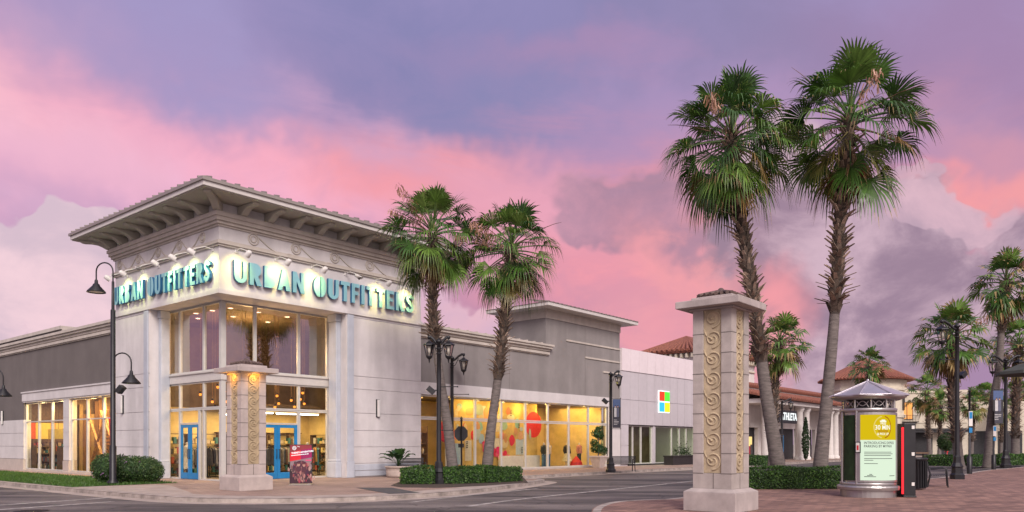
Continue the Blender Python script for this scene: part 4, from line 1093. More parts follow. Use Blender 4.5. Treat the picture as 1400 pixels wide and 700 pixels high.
pb = thing('planter_box', 'long low black planter box before the glass front of the white panel store', 'planter', (x,y,0), ANG)
b = MB(); b.box(-2.2,2.2,-.4,.4,0,.62); b.box(-2.25,2.25,-.45,.45,.62,.72); b.build('box', M['planter_black'], pb, bevel=.015)
lf = MB(); pn = [(Vector((rnd.uniform(-1.0,1.0),rnd.uniform(-.35,.35),.75+abs(rnd.gauss(0,.35)))), Vector((0,0,1))) for _ in range(420)]
leaves_on(lf, rnd, pn, .16, [(.03,.06,.02),(.05,.08,.03)]); lf.build('foliage', M['leaf'], pb)
# lawn blades (nobody could count them)
rnd = random.Random(77); b = MB()
for _ in range(30000):
    u = rnd.uniform(-5.0,-1.0); v = rnd.uniform(1.45,34); p = Vector(W(u,v,.006)); h = rnd.uniform(.05,.12); a = rnd.uniform(0,6.28); w = Vector((math.cos(a),math.sin(a),0))*.012
    s = rnd.uniform(.7,1.3); b.col = (.06*s,.135*s,.02*s)
    b.add([p-w,p+w,p+Vector((rnd.uniform(-.04,.04),rnd.uniform(-.04,.04),h))],[(0,1,2)])
o = b.build('grass', M['leaf']); o['kind'] = 'stuff'
# ---------------------------------------------------------------- stone pillars
def pillar(label, px, d, Hs, warm=0, S=1.0, ms_='cast_stone', mb_='cast_stone', mp_='cast_panel'):
    """square shaft with a recessed scroll panel on each face; px, d place its near vertical edge"""
    x = (px-700)/F*d
    t = thing('stone_pillar', label, 'pillar', (x,d,0), ANG)     # local: shaft fills u 0..S, v 0..S
    t.location = (x,d,0)
    b = MB(); b.box(-.17,S+.17,-.17,S+.17,0,.46); b.frustum(-.17,S+.17,-.17,S+.17,.46,.54,.14,.14); b.build('plinth', M[mb_], t, bevel=.015)
    b = MB(); pw, z0 = S*.27, .90
    b.box(.0,S,.0,S,.54,z0-.0); b.box(.075,S-.075,.075,S-.075,z0,Hs)
    for i in (0,1):
        for j in (0,1): b.box(i*(S-pw), i*(S-pw)+pw, j*(S-pw), j*(S-pw)+pw, z0, Hs)
    b.build('shaft', M[ms_], t, bevel=.008)
    g = MB(); k = z0
    while k < Hs-.2:
        for i in (0,1):
            for j in (0,1): g.box(i*(S-pw)-.003, i*(S-pw)+pw+.003, j*(S-pw)-.003, j*(S-pw)+pw+.003, k-.011, k+.011)
        k += .475
    g.box(.45,.472,-.003,.05,.545,.9); g.box(-.003,.05,.45,.472,.545,.9)
    g.build('joint', M['groove'], t)
    # scroll relief
    n = 8; hz = (Hs-z0-.08)/n
    for f in (lambda a,e,z: (a,.072-e,z), lambda a,e,z: (.072-e,a,z), lambda a,e,z: (S-.072+e,a,z), lambda a,e,z: (a,S-.072+e,z)):
        pb_ = MB(); w = S-2*pw-.01; a0 = pw+.005
        vs = [f(a0,0,z0+.012),f(a0+w,0,z0+.012),f(a0+w,0,Hs-.01),f(a0,0,Hs-.01),f(a0,.028,z0+.012),f(a0+w,.028,z0+.012),f(a0+w,.028,Hs-.01),f(a0,.028,Hs-.01)]
        pb_.add(vs, [(0,3,2,1),(4,5,6,7),(0,1,5,4),(1,2,6,5),(2,3,7,6),(3,0,4,7)])
        for q in range(n):
            cz = z0+.06+hz*(q+.5); cx = S/2; pts = []
            sg = 1
            for k in range(30):
                th = k/29*math.pi*3.1; r_ = .215 - .165*(k/29); r_ *= min(1, hz/.44)
                a = math.pi*1.5 - sg*th
                pts.append(f(cx + sg*math.cos(a)*r_*1.02, .03, cz + math.sin(a)*r_))
            pb_.tube(pts, [.028-.010*k/29 for k in range(30)], 6)
            # connecting sweep to the next scroll
            pts = [f(cx + .215*math.cos(a), .03, cz + hz*.5 + .225*math.sin(a)) for a in [R(-90+i*18) for i in range(6)]]
            pb_.tube(pts, .022, 6)
            pb_.ball(f(cx+.03,.035,cz), .035, 6)
        pb_.build('scroll_panel', M[mp_], t)
    c = MB(); c.box(-.31,S+.31,-.31,S+.31,Hs,Hs+.17); c.box(-.03,S+.03,-.03,S+.03,Hs+.17,Hs+.27)
    c.box(-.06,S+.06,-.06,S+.06,Hs-.05,Hs-.001) ; c.build('cap', M[mb_], t, bevel=.015)
    r = MB(); m_ = S/2
    for q in range(4):
        cs = [(.06,.06),(S-.06,.06),(S-.06,S-.06),(.06,S-.06)]; e0, e1 = cs[q], cs[(q+1)%4]
        tiles_roof(r,(*e0,Hs+.30),(*e1,Hs+.30),(m_,m_,Hs+.43),(m_,m_,Hs+.43),6,.04)
    r.ball((m_,m_,Hs+.46),.08,8); r.build('tile_crown', M['terracotta_dark'], t)
    if warm:
        for lx, ly in ((S*.5,-.15),(-.15,S*.5)):
            q = MB(); q.box(lx-.10,lx+.10,ly-.04,ly+.04,Hs-.09,Hs-.052) if lx > 0 else q.box(lx-.04,lx+.04,ly-.10,ly+.10,Hs-.09,Hs-.052)
            q.build('downlight', M['bulb_orange'], t)
            li = bpy.data.lights.new('pillar_light','POINT'); li.energy = 7; li.color = (1,.5,.12); li.shadow_soft_size = .08
            lo = bpy.data.objects.new('pillar_light', li); COL.objects.link(lo); lo.parent = t; lo.location = (lx,ly,Hs-.16)
    return t
pillar('big pale stone pillar with scroll panels at the front of the plaza, largest in view', 1000.5, 18.0, 4.84, 0, .99, 'cast_stone_grey', 'cast_base_grey', 'cast_panel_tan')
pillar('pale stone pillar with warm lights under its cap, before the store entrance', 330, 26.3, 4.06, 1, .95)

# ---------------------------------------------------------------- lamp posts
def lantern(par, p, s=1.0, lit=False):
    """hexagonal glass lantern hanging from p"""
    x,y,z = p; b = MB()
    b.lathe([(.012,0),(.03,-.06),(.05,-.10),(.10,-.14),(.235,-.22),(.245,-.25)], (x,y,z), 6, smooth=False) if s == 1 else b.lathe([(q*s,w*s) for q,w in [(.012,0),(.03,-.06),(.05,-.10),(.10,-.14),(.235,-.22),(.245,-.25)]], (x,y,z), 6, smooth=False)
    for k in range(6):
        a = 2*math.pi*k/6
        b.bar((x+.20*s*math.cos(a),y+.20*s*math.sin(a),z-.25*s),(x+.115*s*math.cos(a),y+.115*s*math.sin(a),z-.68*s),.022*s)
    b.lathe([(q*s,w*s) for q,w in [(.21,-.24),(.21,-.27)]], (x,y,z), 6, smooth=False)
    b.lathe([(q*s,w*s) for q,w in [(.125,-.66),(.13,-.70),(.08,-.76),(.03,-.80),(.035,-.84),(.012,-.92),(.001,-.94)]], (x,y,z), 8)
    o = b.build('lantern', M['black_metal'], par)
    g = MB(); g.lathe([(q*s,w*s) for q,w in [(.19,-.255),(.105,-.67)]], (x,y,z), 6, smooth=False); g.build('lantern_glass', M['lantern_glass'], o)
    g = MB(); g.lathe([(q*s,w*s) for q,w in [(.001,-.30),(.05,-.32),(.06,-.45),(.03,-.6),(.001,-.6)]], (x,y,z), 8); g.build('lamp_core', M['white_plastic'], o)
def lantern_post(label, loc, H, arms, s=1.0, crossbars=(), flood=None, group='black lantern posts', r=.085, base=True, rz=0, reach=.38):
    t = thing('lantern_post', label, 'lamp post', (loc[0],loc[1],loc[2] if len(loc)>2 else 0), rz, group)
    b = MB(); b.lathe([(r*1.2,.8*s),(r,.9*s),(r*.9,H*.75),(r*.8,H-.1),(r*1.3,H-.08),(r*1.3,H),(r*.5,H+.06),(.001,H+.12)], n=14)
    for z in (H-.55,H-.35): b.lathe([(r*.8,z),(r*1.35,z+.03),(r*.8,z+.06)], n=12)
    b.build('pole', M['black_metal'], t)
    if base:
        b = MB(); b.lathe([(r*3.0,0),(r*3.0,.16*s),(r*2.4,.22*s),(r*2.2,.42*s),(r*2.5,.46*s),(r*1.7,.60*s),(r*1.5,.82*s),(r*1.2,.86*s)], n=8, smooth=False); b.build('base', M['black_metal'], t)
    for a in arms:
        d = Vector((math.cos(a),math.sin(a),0)); b = MB(); q = reach*s
        pts = [Vector((0,0,H-.12)) + d*(q*k) + Vector((0,0,z*s)) for k, z in ((0,-.05),(.25,.0),(.55,.16),(.85,.26),(1.0,.24))]
        b.tube(pts, [.05*s,.05*s,.05*s,.055*s,.06*s], 8); b.tube([Vector((0,0,H-.5)), Vector((0,0,H-.4))+d*(q*.3), Vector((0,0,H-.05))+d*(q*.55)], .018*s, 6)
        e = Vector((0,0,H-.12))+d*q+Vector((0,0,.24*s)); b.ball(e, .075*s, 8); b.build('arm', M['black_metal'], t)
        lantern(t, e-Vector((0,0,.05*s)), s)
    for z, a, L in crossbars:
        b = MB(); d = Vector((math.cos(a),math.sin(a),0)); b.tube([Vector((0,0,z)), Vector((0,0,z))+d*L], .018*s, 6); b.ball(Vector((0,0,z))+d*L, .03*s, 6); b.build('banner_arm', M['black_metal'], t)
    if flood:
        z, a = flood; d = Vector((math.cos(a),math.sin(a),0)); b = MB(); p = Vector((0,0,z))+d*.32
        b.tube([Vector((0,0,z)), p], .03, 6); n_ = (d*.5+Vector((0,0,-.6))).normalized(); sd = Vector((0,0,1)).cross(d); u_ = n_.cross(sd)
        b.obox(p, sd*.15, u_*.17, n_*.1); b.build('spot_lamp', M['black_metal'], t, bevel=.02)
    return t
lantern_post('double lantern post rising from the hedge gap before the store', at(600,31.0), 5.75, (R(8),R(178)), 1.05, ((3.9,0,.75),(2.15,0,.55)), (3.75,R(190)), r=.10, reach=.37)
x, y = W(14.5,-4.3)[:2]
x, y = at(618, 42)
lantern_post('single lantern post standing behind the curved palm trunk', (x,y), 6.3, (R(0),), 1.15, ((4.3,0,.9),), r=.10, reach=.55)
lp = lantern_post('single lantern post with a photo banner in front of the white panel store', (*G(835,646),0), 5.55, (R(5),), 1.0, ((4.15,R(0),.55),(2.45,R(0),.55)), (4.0,R(180)), r=.095, reach=.45)
x, y = G(1308.5, 655)
lantern_post('biggest dark lantern post with its lantern on the left, beside the bench', (x,y), 7.0, (R(180),), 1.25, ((5.45,R(180),.72),(3.25,R(180),.72)), (4.75,R(20)), r=.105, reach=.55)
x, y = G(1375, 640)
lantern_post('dark lantern post with lanterns on both sides at the right, carrying a banner', (x,y), 7.2, (R(180),R(0)), 1.4, ((5.2,R(180),.75),(2.9,R(180),.75)), None, r=.115, reach=.62)
x, y = at(1069, 68)
lantern_post('distant lantern post in front of the name board under the porch', (x,y), 5.4, (R(0),), 1.1, (), None, r=.10, reach=.7)
def banner(label, p, w, h, a, seed, cloth):
    t = thing('hanging_banner', label, 'banner', p, a); rnd = random.Random(seed)
    b = MB(); b.box(0,w,-.012,.012,-h,0); b.build('cloth', M[cloth], t)
    b = MB(); b.col = (.08,.13,.28); b.box(.02,w-.02,-.016,-.0125,-.28*h,-.02)
    b.col = (.05,.05,.07); b.box(.02,w-.02,-.016,-.0125,-h+.02,-.66*h)
    for sd in (-1,):
        for i in range(2):
            cx = w*(.34+.3*i); b.col = ((.55,.35,.28),(.5,.3,.24))[i]; b.disc((cx,-.017,-h*.262), w*.08, (0,-1,0), .003, 12, 0, w*.11); b.col = (.05,.04,.04); b.disc((cx,-.0205,-h*.235), w*.085, (0,-1,0), .002, 12, 0, w*.06)
            b.col = ((.6,.6,.62),(.12,.13,.2))[i]; b.box(cx-w*.14,cx+w*.14,-.020,-.0125,-h*.62,-h*.30); b.col = (.05,.05,.08); b.box(cx-w*.1,cx+w*.1,-.019,-.0125,-h*.66,-h*.62)
    b.col = (.8,.8,.8)
    for k in range(4): b.box(w*.15,w*(.5+.3*rnd.random()),-.019,-.0155,-h*(.72+.05*k)-.012*h,-h*(.72+.05*k))
    b.build('print', M['paint'], t); return t
q = lp.location; banner('photo banner on the lantern post by the white panel store', (q.x+.10, q.y-.02, 4.12), .46, 1.62, R(4), 1, 'dark_metal')
x, y = G(1375, 640); banner('dark banner with two figures hanging left of the lantern post on the right', (x-.88, y-.05, 5.15), .68, 2.2, 0, 2, 'dark_metal')

# tall gooseneck post on the left and another at the edge
def gooseneck(label, loc, H, lamps, flood=None, r=.10):
    t = thing('gooseneck_post', label, 'lamp post', (loc[0],loc[1],0), 0, 'gooseneck lamp posts')
    b = MB(); b.lathe([(.0,0),(r*2.2,0),(r*2.2,.1),(r*1.3,.2),(r*1.25,1.5),(r*1.0,1.55),(r*.9,H*.86),(r*.6,H*.86+.02),(r*.5,H)], n=14); b.build('pole', M['black_metal'], t)
    for z, a, w in lamps:
        d = Vector((math.cos(a),math.sin(a),0)); b = MB(); pts = [Vector((0,0,z))] + [Vector((0,0,z+.45)) + d*(w/2-w/2*math.cos(th)) + Vector((0,0,1))*(w/2*1.05*math.sin(th)) for th in [math.pi*i/10 for i in range(11)]] + [Vector((0,0,z+.12))+d*w]
        b.tube(pts, .028, 8); b.build('goose_arm', M['black_metal'], t)
        e = Vector((0,0,z+.12))+d*w; b = MB(); b.lathe([(.03,.02),(.06,-.02),(.07,-.14),(.12,-.18),(.14,-.24),(.34,-.46),(.35,-.5),(.32,-.48),(.10,-.26)], e, 18); o = b.build('lamp_shade', M['black_metal'], t)
        b = MB(); b.disc(e-Vector((0,0,.47)), .27, (0,0,1), .02, 16); b.build('diffuser', M['white_plastic'], o)
    if flood:
        z, a = flood; d = Vector((math.cos(a),math.sin(a),0)); b = MB(); p = Vector((0,0,z))+d*.3; b.tube([Vector((0,0,z-.05)),p],.03,6); n_ = (d+Vector((0,0,-.8))).normalized(); sd = Vector((0,0,1)).cross(d); b.obox(p, sd*.16, n_.cross(sd)*.16, n_*.1); b.build('spot_lamp', M['black_metal'], t, bevel=.02)
    return t
x, y = G(154.5, 662.5)
gooseneck('tall dark lamp post with two curved arms rising from the flowering shrub', (x,y), 8.0, ((7.95,R(180),.66),(4.36,R(0),.72)), (3.75,R(0)))
x, y = G(-20, 655)
gooseneck('dark curved lamp post at the far left edge with only its shade in view', (x,y), 4.6, ((4.15,R(0),.82),), r=.09)

# ---------------------------------------------------------------- kiosk
def kiosk(label, loc, rz=0):
    t = thing('poster_kiosk', label, 'kiosk', (loc[0],loc[1],0), rz); r = .90
    b = MB(); b.lathe([(.001,.0),(.90,0),(.90,.20),(1.0,.22),(1.02,.30),(1.0,.34),(.92,.36),(.001,.36)], n=40, smooth=False); b.build('base', M['steel'], t)
    b = MB(); b.lathe([(r-.06,.36),(r-.06,2.62)], n=40); b.build('body', M['steel'], t)
    b = MB(); b.lathe([(r-.06,2.55),(r+.02,2.57),(r+.04,2.66),(r-.02,2.68),(r-.1,2.68)], n=40); b.build('band', M['steel'], t); b = MB(); b.lathe([(r-.02,.36),(r+.02,.37),(r+.02,.44),(r-.05,.45)], n=40); b.build('band', M['steel'], t)
    b = MB(); b.lathe([(.62,2.66),(.62,2.92)], n=20); b.build('drum', M['dark_metal'], t)
    b = MB()
    for k in range(10):
        a = 2*math.pi*k/10
        b.bar((.84*math.cos(a),.84*math.sin(a),2.67),(.84*math.cos(a),.84*math.sin(a),2.93),.05)
        for s_ in (0,1):
            pts = []
            for q in range(13):
                f = q/12; aa = a+.08+f*.46; z = 2.70+.18*math.sin(f*math.pi) if s_ == 0 else 2.88-.14*math.sin(f*math.pi)
                pts.append((.84*math.cos(aa),.84*math.sin(aa),z))
            b.tube(pts, .014, 6)
    b.build('fretwork', M['steel'], t)
    b = MB(); b.lathe([(.70,2.93),(1.0,2.92),(1.06,2.94),(1.22,3.0),(1.24,3.04),(1.2,3.06)], n=40); b.build('eave', M['steel'], t)
    b = MB(); n = 8
    for k in range(n):
        a0,a1 = 2*math.pi*(k+.2)/n, 2*math.pi*(k+1.2)/n; rr = 1.30
        b.add([(rr*math.cos(a0),rr*math.sin(a0),3.06),(rr*math.cos(a1),rr*math.sin(a1),3.06),(0,0,3.52)],[(0,1,2)])
        b.tube([(rr*math.cos(a0),rr*math.sin(a0),3.07),(0,0,3.53)],.025,6)
        b.tube([(rr*math.cos(a0),rr*math.sin(a0),3.06),(rr*math.cos(a1),rr*math.sin(a1),3.06)],.025,6)
    b.ball((0,0,3.54),.05,6); b.build('roof', M['steel_roof'], t)
    A0, ha = -math.pi/2 + R(8), R(48)
    def cyl(x, z, d=0): a = A0 + x; q = r-.03+d; return (q*math.cos(a), q*math.sin(a), z)
    def patch(b, x0,x1,z0,z1,d,n=16):
        vs = [cyl(x0+(x1-x0)*i/n, z, d) for z in (z0,z1) for i in range(n+1)]
        b.add(vs, [(i,i+1,n+2+i,n+1+i) for i in range(n)])
    fr = MB()
    for x0,x1,z0,z1 in ((-ha-.10,-ha,.46,2.54),(ha,ha+.10,.46,2.54),(-ha,ha,.46,.52),(-ha,ha,2.47,2.54)):
        n = 12; vs = [cyl(x0+(x1-x0)*i/n,z,dd) for dd in (0,.06) for z in (z0,z1) for i in range(n+1)]; w = n+1; fs = []
        for i in range(n): fs += [(2*w+i,2*w+i+1,3*w+i+1,3*w+i),(i,i+1,2*w+i+1,2*w+i),(w+i,3*w+i,3*w+i+1,w+i+1)]
        fs += [(0,2*w,3*w,w),(n,w+n,3*w+n,2*w+n)]; fr.add(vs, fs)
    fr.build('poster_frame', M['steel'], t)
    po = MB(); patch(po,-ha,ha,.52,1.72,.012); p1 = po.build('poster', M['screen_pale'], t)
    y_ = MB(); patch(y_,-ha,ha,1.72,2.47,.0125); y_.build('poster_field', M['screen_yellow'], p1)
    def ringp(rad, w, a0, a1, mat, zc=2.10):
        g = MB(); n = 24
        vs = []
        for i in range(n+1):
            a = R(a0+(a1-a0)*i/n)
            for q in (rad-w/2, rad+w/2): vs.append(cyl(q*math.cos(a)/r, zc+q*math.sin(a), .017))
        g.add(vs, [(2*i,2*i+1,2*i+3,2*i+2) for i in range(n)]); g.build('ring_graphic', mat, p1)
    ringp(.32,.035,100,260,M['screen_gold']); ringp(.32,.035,-80,80,M['screen_brown'])
    def txt(s, size, x, z, mat, bold=0, al='CENTER'):
        vs, fs = text_mesh(s, size, bold, .0, al); g = MB(); g.add([cyl((x+a)/r, z+c, .018) for a,c,_ in vs], fs); g.build('lettering', mat, p1)
    g = MB(); patch(g,-.135,.135,2.255,2.29,.018,6); patch(g,-.075,.075,2.29,2.32,.018,4); g.build('car_graphic', M['screen_white'], p1)
    txt('FREE', .10, 0, 2.205, M['screen_white'], .0015); txt('30 MIN', .19, 0, 2.085, M['screen_white'], .0022)
    g = MB(); patch(g,-.19,.19,1.945,2.01,.017,6); g.build('word_field', M['screen_brown'], p1)
    txt('PARKING', .07, 0, 1.978, M['screen_yellow'], .002)
    txt('& PICK UP', .095, 0, 1.895, M['screen_white'], .0015)
    txt('INTRODUCING EXPRESS', .105, -.64, 1.63, M['ink'], .0014, 'LEFT'); txt('PARKING BY MYPARK', .105, -.64, 1.53, M['ink'], .0014, 'LEFT')
    g = MB()
    for z, L in ((1.36,.95),(1.31,1.02),(1.26,.92),(1.17,1.0),(1.12,.28),(1.02,.42)): patch(g,-.70,-.70+L*1.15,z-.011,z+.006,.018,8)
    for z, x0, L in ((.70,-.52,.10),(.665,-.60,.22),(.63,-.70,.42),(.655,.28,.36)): patch(g,x0,x0+L,z-.01,z+.008,.018,6)
    g.build('small_print', M['ink'], p1)
    # the slim side poster and a small notice on the post
    g = MB(); n = 6; a_ = -math.pi/2 - R(70)
    vs = [((r-.03)*math.cos(a_+R(-17+34*i/n)), (r-.03)*math.sin(a_+R(-17+34*i/n)), z) for z in (.5,2.47) for i in range(n+1)]
    g.add(vs, [(i,i+1,n+2+i,n+1+i) for i in range(n)]); g.build('side_poster', M['core_green'], t)
    for a in (R(-48),R(-92)):
        g = MB(); aa = -math.pi/2 + a; g.tube([((r-.01)*math.cos(aa),(r-.01)*math.sin(aa),.40),((r-.01)*math.cos(aa),(r-.01)*math.sin(aa),2.6)],.045,8); g.build('post', M['steel'], t)
    aa = -math.pi/2-R(44); n_ = Vector((math.cos(aa),math.sin(aa),0)); s_ = Vector((-n_.y,n_.x,0))
    g = MB(); g.obox(n_*(r+.03)+Vector((0,0,1.5)), s_*.085, n_*.02, Vector((0,0,.17))); o = g.build('notice_frame', M['dark_metal'], t)
    g = MB(); g.obox(n_*(r+.052)+Vector((0,0,1.5)), s_*.06, n_*.003, Vector((0,0,.14))); g.build('notice_paper', M['white_plastic'], o)
    g = MB(); g.obox(n_*(r+.058)+Vector((0,0,1.49)), s_*.03, n_*.003, Vector((0,0,.07))); g.build('notice_print', M['red_paint'], o)
    return t
x, y = G(1186.5, 681); x = x/y*(y+.8)
kk = kiosk('round grey steel kiosk with a conical roof and a yellow and pale green parking poster', (x,y+.8)); kk.scale = (.87,.87,1)
x2, y2 = at(1259, 118); dup(kk, (x2,y2,0), .6, 'far small round kiosk at the foot of the cream wing', (.87,.87,1))
dbx = thing('display_cabinet', 'black upright cabinet with a glowing red edge attached behind the kiosk', 'cabinet', (x+.90,y+.62,0), R(-8))
b = MB(); b.box(0,.34,-.3,.45,.05,2.22); b.box(-.02,.36,-.32,.47,0,.05); b.build('case', M['black_metal'], dbx, bevel=.015)
b = MB(); b.box(-.05,-.003,-.31,-.26,.1,2.1); b.build('red_strip', M['red_strip'], dbx)
for z in (.35,1.25,2.05): b = MB(); b.box(.22,.30,-.315,-.301,z,z+.1); b.build('latch', M['white_plastic'], dbx)
x, y = G(1251, 669)
tb = thing('litter_bin', 'dark slatted litter bin beside the kiosk cabinet', 'litter bin', (x,y,0))
b = MB(); b.lathe([(.34,.04),(.36,.1),(.36,1.02),(.40,1.05),(.41,1.10),(.36,1.12),(.2,1.12)], n=24)
for k in range(24): a = 2*math.pi*k/24; b.bar((.37*math.cos(a),.37*math.sin(a),.08),(.37*math.cos(a),.37*math.sin(a),1.0),.05,.02)
b.build('drum', M['black_metal'], tb)
b = MB(); b.box(-.36,.36,-.22,.22,1.26,1.31); b.build('hood', M['wood_dark'], tb)
b = MB(); b.bar((-.28,0,1.1),(-.28,0,1.26),.04); b.bar((.28,0,1.1),(.28,0,1.26),.04); b.build('hood_post', M['black_metal'], tb)
def bench(label, loc, rz, L=1.4, group='black metal benches'):
    t = thing('metal_bench', label, 'bench', (loc[0],loc[1],0), rz, group)
    b = MB()
    for k in range(7): b.bar((-L/2,-.22+k*.075,.45-.004*k),(L/2,-.22+k*.075,.45-.004*k),.05,.02)
    b.build('seat', M['dark_metal'], t)
    b = MB()
    for k in range(6): b.bar((-L/2,.27+k*.018,.52+k*.07),(L/2,.27+k*.018,.52+k*.07),.02,.05)
    b.build('backrest', M['dark_metal'], t)
    for s in (-1,1):
        x = s*L/2
        b = MB(); b.tube([(x,-.30,0),(x,-.27,.45),(x,-.27,.66),(x,-.15,.70),(x,.27,.66)],.025,8); b.build('armrest', M['black_metal'], t)
        b = MB(); b.tube([(x,.36,0),(x,.27,.45),(x,.39,.92)],.025,8); b.build('leg', M['black_metal'], t)
    return t
x, y = G(1283, 665); bench('black metal bench beside the litter bin on the plaza', (x,y), R(62), 1.35)
x, y = W(31.5,-2.2)[:2]; x, y = G(849,644.5); bench('black metal bench beside the banner lamp post before the panel store', (x,y), R(185), 1.5)
x, y = G(563,651); bench('grey slatted bench half hidden behind the left hedge', (x,y), R(20), 1.3)
# poster stand
x, y = G(411.5, 663)
ps = thing('poster_stand', 'upright dark red poster stand on the pavers before the blue door', 'poster stand', (x,y,0), R(6))
b = MB(); b.box(-.43,.43,-.02,.02,.06,1.58); b.build('panel', M['dark_metal'], ps)
b = MB(); b.box(-.42,.42,-.28,.28,.0,.03); b.bar((-.3,0,.03),(-.3,0,.08),.04); b.bar((.3,0,.03),(.3,0,.08),.04); b.build('foot', M['steel'], ps)
b = MB(); rnd = random.Random(4)
b.col = (.30,.035,.05); b.box(-.41,.41,-.026,-.0205,1.15,1.56)
b.col = (.75,.01,.03); b.add([(-.42,-.03,.92),(0,-.03,1.0),(0,-.03,1.36),(-.42,-.03,1.26)],[(0,1,2,3)])
b.col = (.35,.01,.12); b.add([(0,-.03,1.0),(.42,-.03,1.08),(.42,-.03,1.44),(0,-.03,1.36)],[(0,1,2,3)])
b.col = (.30,.22,.24); b.box(-.41,.41,-.0245,-.0205,.62,1.14)
b.col = (.07,.02,.05); b.disc((0,-.026,.62), .33, (0,-1,0), .002, 24); b.col = (.05,.015,.03); b.box(-.41,.41,-.0255,-.0205,.07,.5)
for i in range(110):
    b.col = rnd.choice([(.45,.2,.18),(.5,.3,.26),(.14,.03,.05),(.35,.05,.08),(.10,.05,.06),(.22,.10,.10),(.06,.02,.03),(.28,.16,.15)])
    b.disc((rnd.gauss(0,.19),-.029-.0001*i,rnd.uniform(.15,.88)), rnd.uniform(.012,.045), (0,-1,0), .00005, 8, 0, rnd.uniform(.03,.10))
for x_,z_ in ((-.08,.80),(.12,.78)):
    b.col = (.50,.27,.22); b.disc((x_,-.0410,z_), .055, (0,-1,0), .0002, 14, 0, .075); b.col = (.12,.03,.04); b.disc((x_,-.0413,z_+.055), .06, (0,-1,0), .0002, 14, 0, .035); b.col = (.10,.03,.05); b.disc((x_,-.0405,z_-.17), .10, (0,-1,0), .0002, 14, 0, .12)
b.col = (.8,.1,.25); b.box(.18,.41,-.042,-.040,.94,.99)
b.build('print', M['paint'], ps)
vs, fs = text_mesh("THERE'S ADVENTURE", .088, .003, .0, 'LEFT'); g = MB(); g.add([(-.36+a,-.045,1.235+c+a*.11) for a,c,_ in vs], fs); g.build('lettering', M['letter_lit'], ps)
vs, fs = text_mesh('The', .06, .001, .0, 'LEFT'); g = MB(); g.add([(-.14+a,-.032,1.50+c) for a,c,_ in vs], fs)
for q in range(9): x0 = -.36+q*.075; g.add([(x0,-.045,1.13+(x0+.36)*.11),(x0+.055,-.045,1.136+(x0+.36)*.11),(x0+.055,-.045,1.166+(x0+.36)*.11),(x0,-.045,1.16+(x0+.36)*.11)],[(0,1,2,3)])
g.build('small_print', M['letter_lit'], ps)
b = MB()
for r_ in (.035,.07): b.tube([(-.25+r_*math.cos(k*.3927),-.03,1.44+r_*math.sin(k*.3927)) for k in range(17)],.008,5)
b.build('round_emblem', M['letter_lit'], ps)
# stop sign seen from behind
x, y = G(631, 650)
st = thing('stop_sign', 'grey back of an octagonal stop sign on a dark post between the two palm trunks', 'road sign', (x,y,0), R(28))
b = MB(); b.lathe([(.045,0),(.045,2.75),(.07,2.78),(.05,2.84),(.075,2.90),(.03,2.98),(.001,3.02)], n=10); b.build('post', M['black_metal'], st)
b = MB(); b.disc((0,.05,2.13), .40, (0,1,0), .01, 8); o = b.build('plate', M['dark_metal'], st); 
o.rotation_euler = (0,R(22.5),0); o.location = (0,0,0)
me = o.data
for v in me.vertices: v.co.z -= 2.13
o.location = (0,0,2.13)
b = MB(); b.box(-.16,.16,.05,.06,1.42,1.62); b.build('sub_plate', M['dark_metal'], st)
b = MB(); b.box(-.02,.02,-.06,.05,1.75,2.5); b.build('bracket', M['black_metal'], st)
# parking sign posts
for px, py, h, lab in ((1325.5,648,4.4,'left of two slim posts with blue and white plates, right of the big lantern post'),(1358.5,642,3.6,'right of two slim posts with blue and white plates, under the banner')):
    x, y = G(px, py); sp_ = thing('sign_post', lab, 'sign post', (x,y,0), R(20), 'slim posts with blue and white plates')
    b = MB(); b.lathe([(.13,0),(.13,.9),(.06,.95),(.055,h),(.08,h+.02),(.001,h+.14)], n=12); b.build('post', M['black_metal'], sp_)
    b = MB(); b.box(-.13,.13,-.08,-.06,h*.58,h*.76); o = b.build('plate', M['white_plastic'], sp_)
    b = MB(); b.box(-.11,.11,-.085,-.081,h*.67,h*.75); b.build('plate_print', M['door_blue'], o)
    b = MB(); b.box(-.11,.11,-.08,-.06,h*.50,h*.56); b.build('plate', M['door_blue'], sp_)
x, y = at(1294, 100)
fh = thing('fire_hydrant', 'small red fire hydrant above the far hedge, left of the big lantern post', 'hydrant', (x,y,0))
b = MB(); b.lathe([(.18,0),(.18,.08),(.13,.1),(.13,.75),(.18,.78),(.18,.84),(.13,.9),(.1,1.02),(.04,1.08),(.05,1.14),(.001,1.16)], n=14); b.build('barrel', M['red_paint'], fh)
for s in (-1,1): b = MB(); b.tube([(0,0,.6),(s*.22,0,.6)],.07,10); b.build('outlet', M['red_paint'], fh)
x, y = at(1398, 44)
um = thing('parasol', 'edge of a dark parasol at the right side of the picture', 'parasol', (x+.45,y,0))
b = MB(); b.lathe([(.06,0),(.05,5.9)], n=10); b.build('pole', M['black_metal'], um)
b = MB(); b.lathe([(1.75,5.55),(1.7,5.72),(.9,6.05),(.05,6.3)], n=8, smooth=False); b.lathe([(1.75,5.55),(.05,5.75)], n=8, smooth=False); b.build('canopy', M['parasol_cloth'], um)

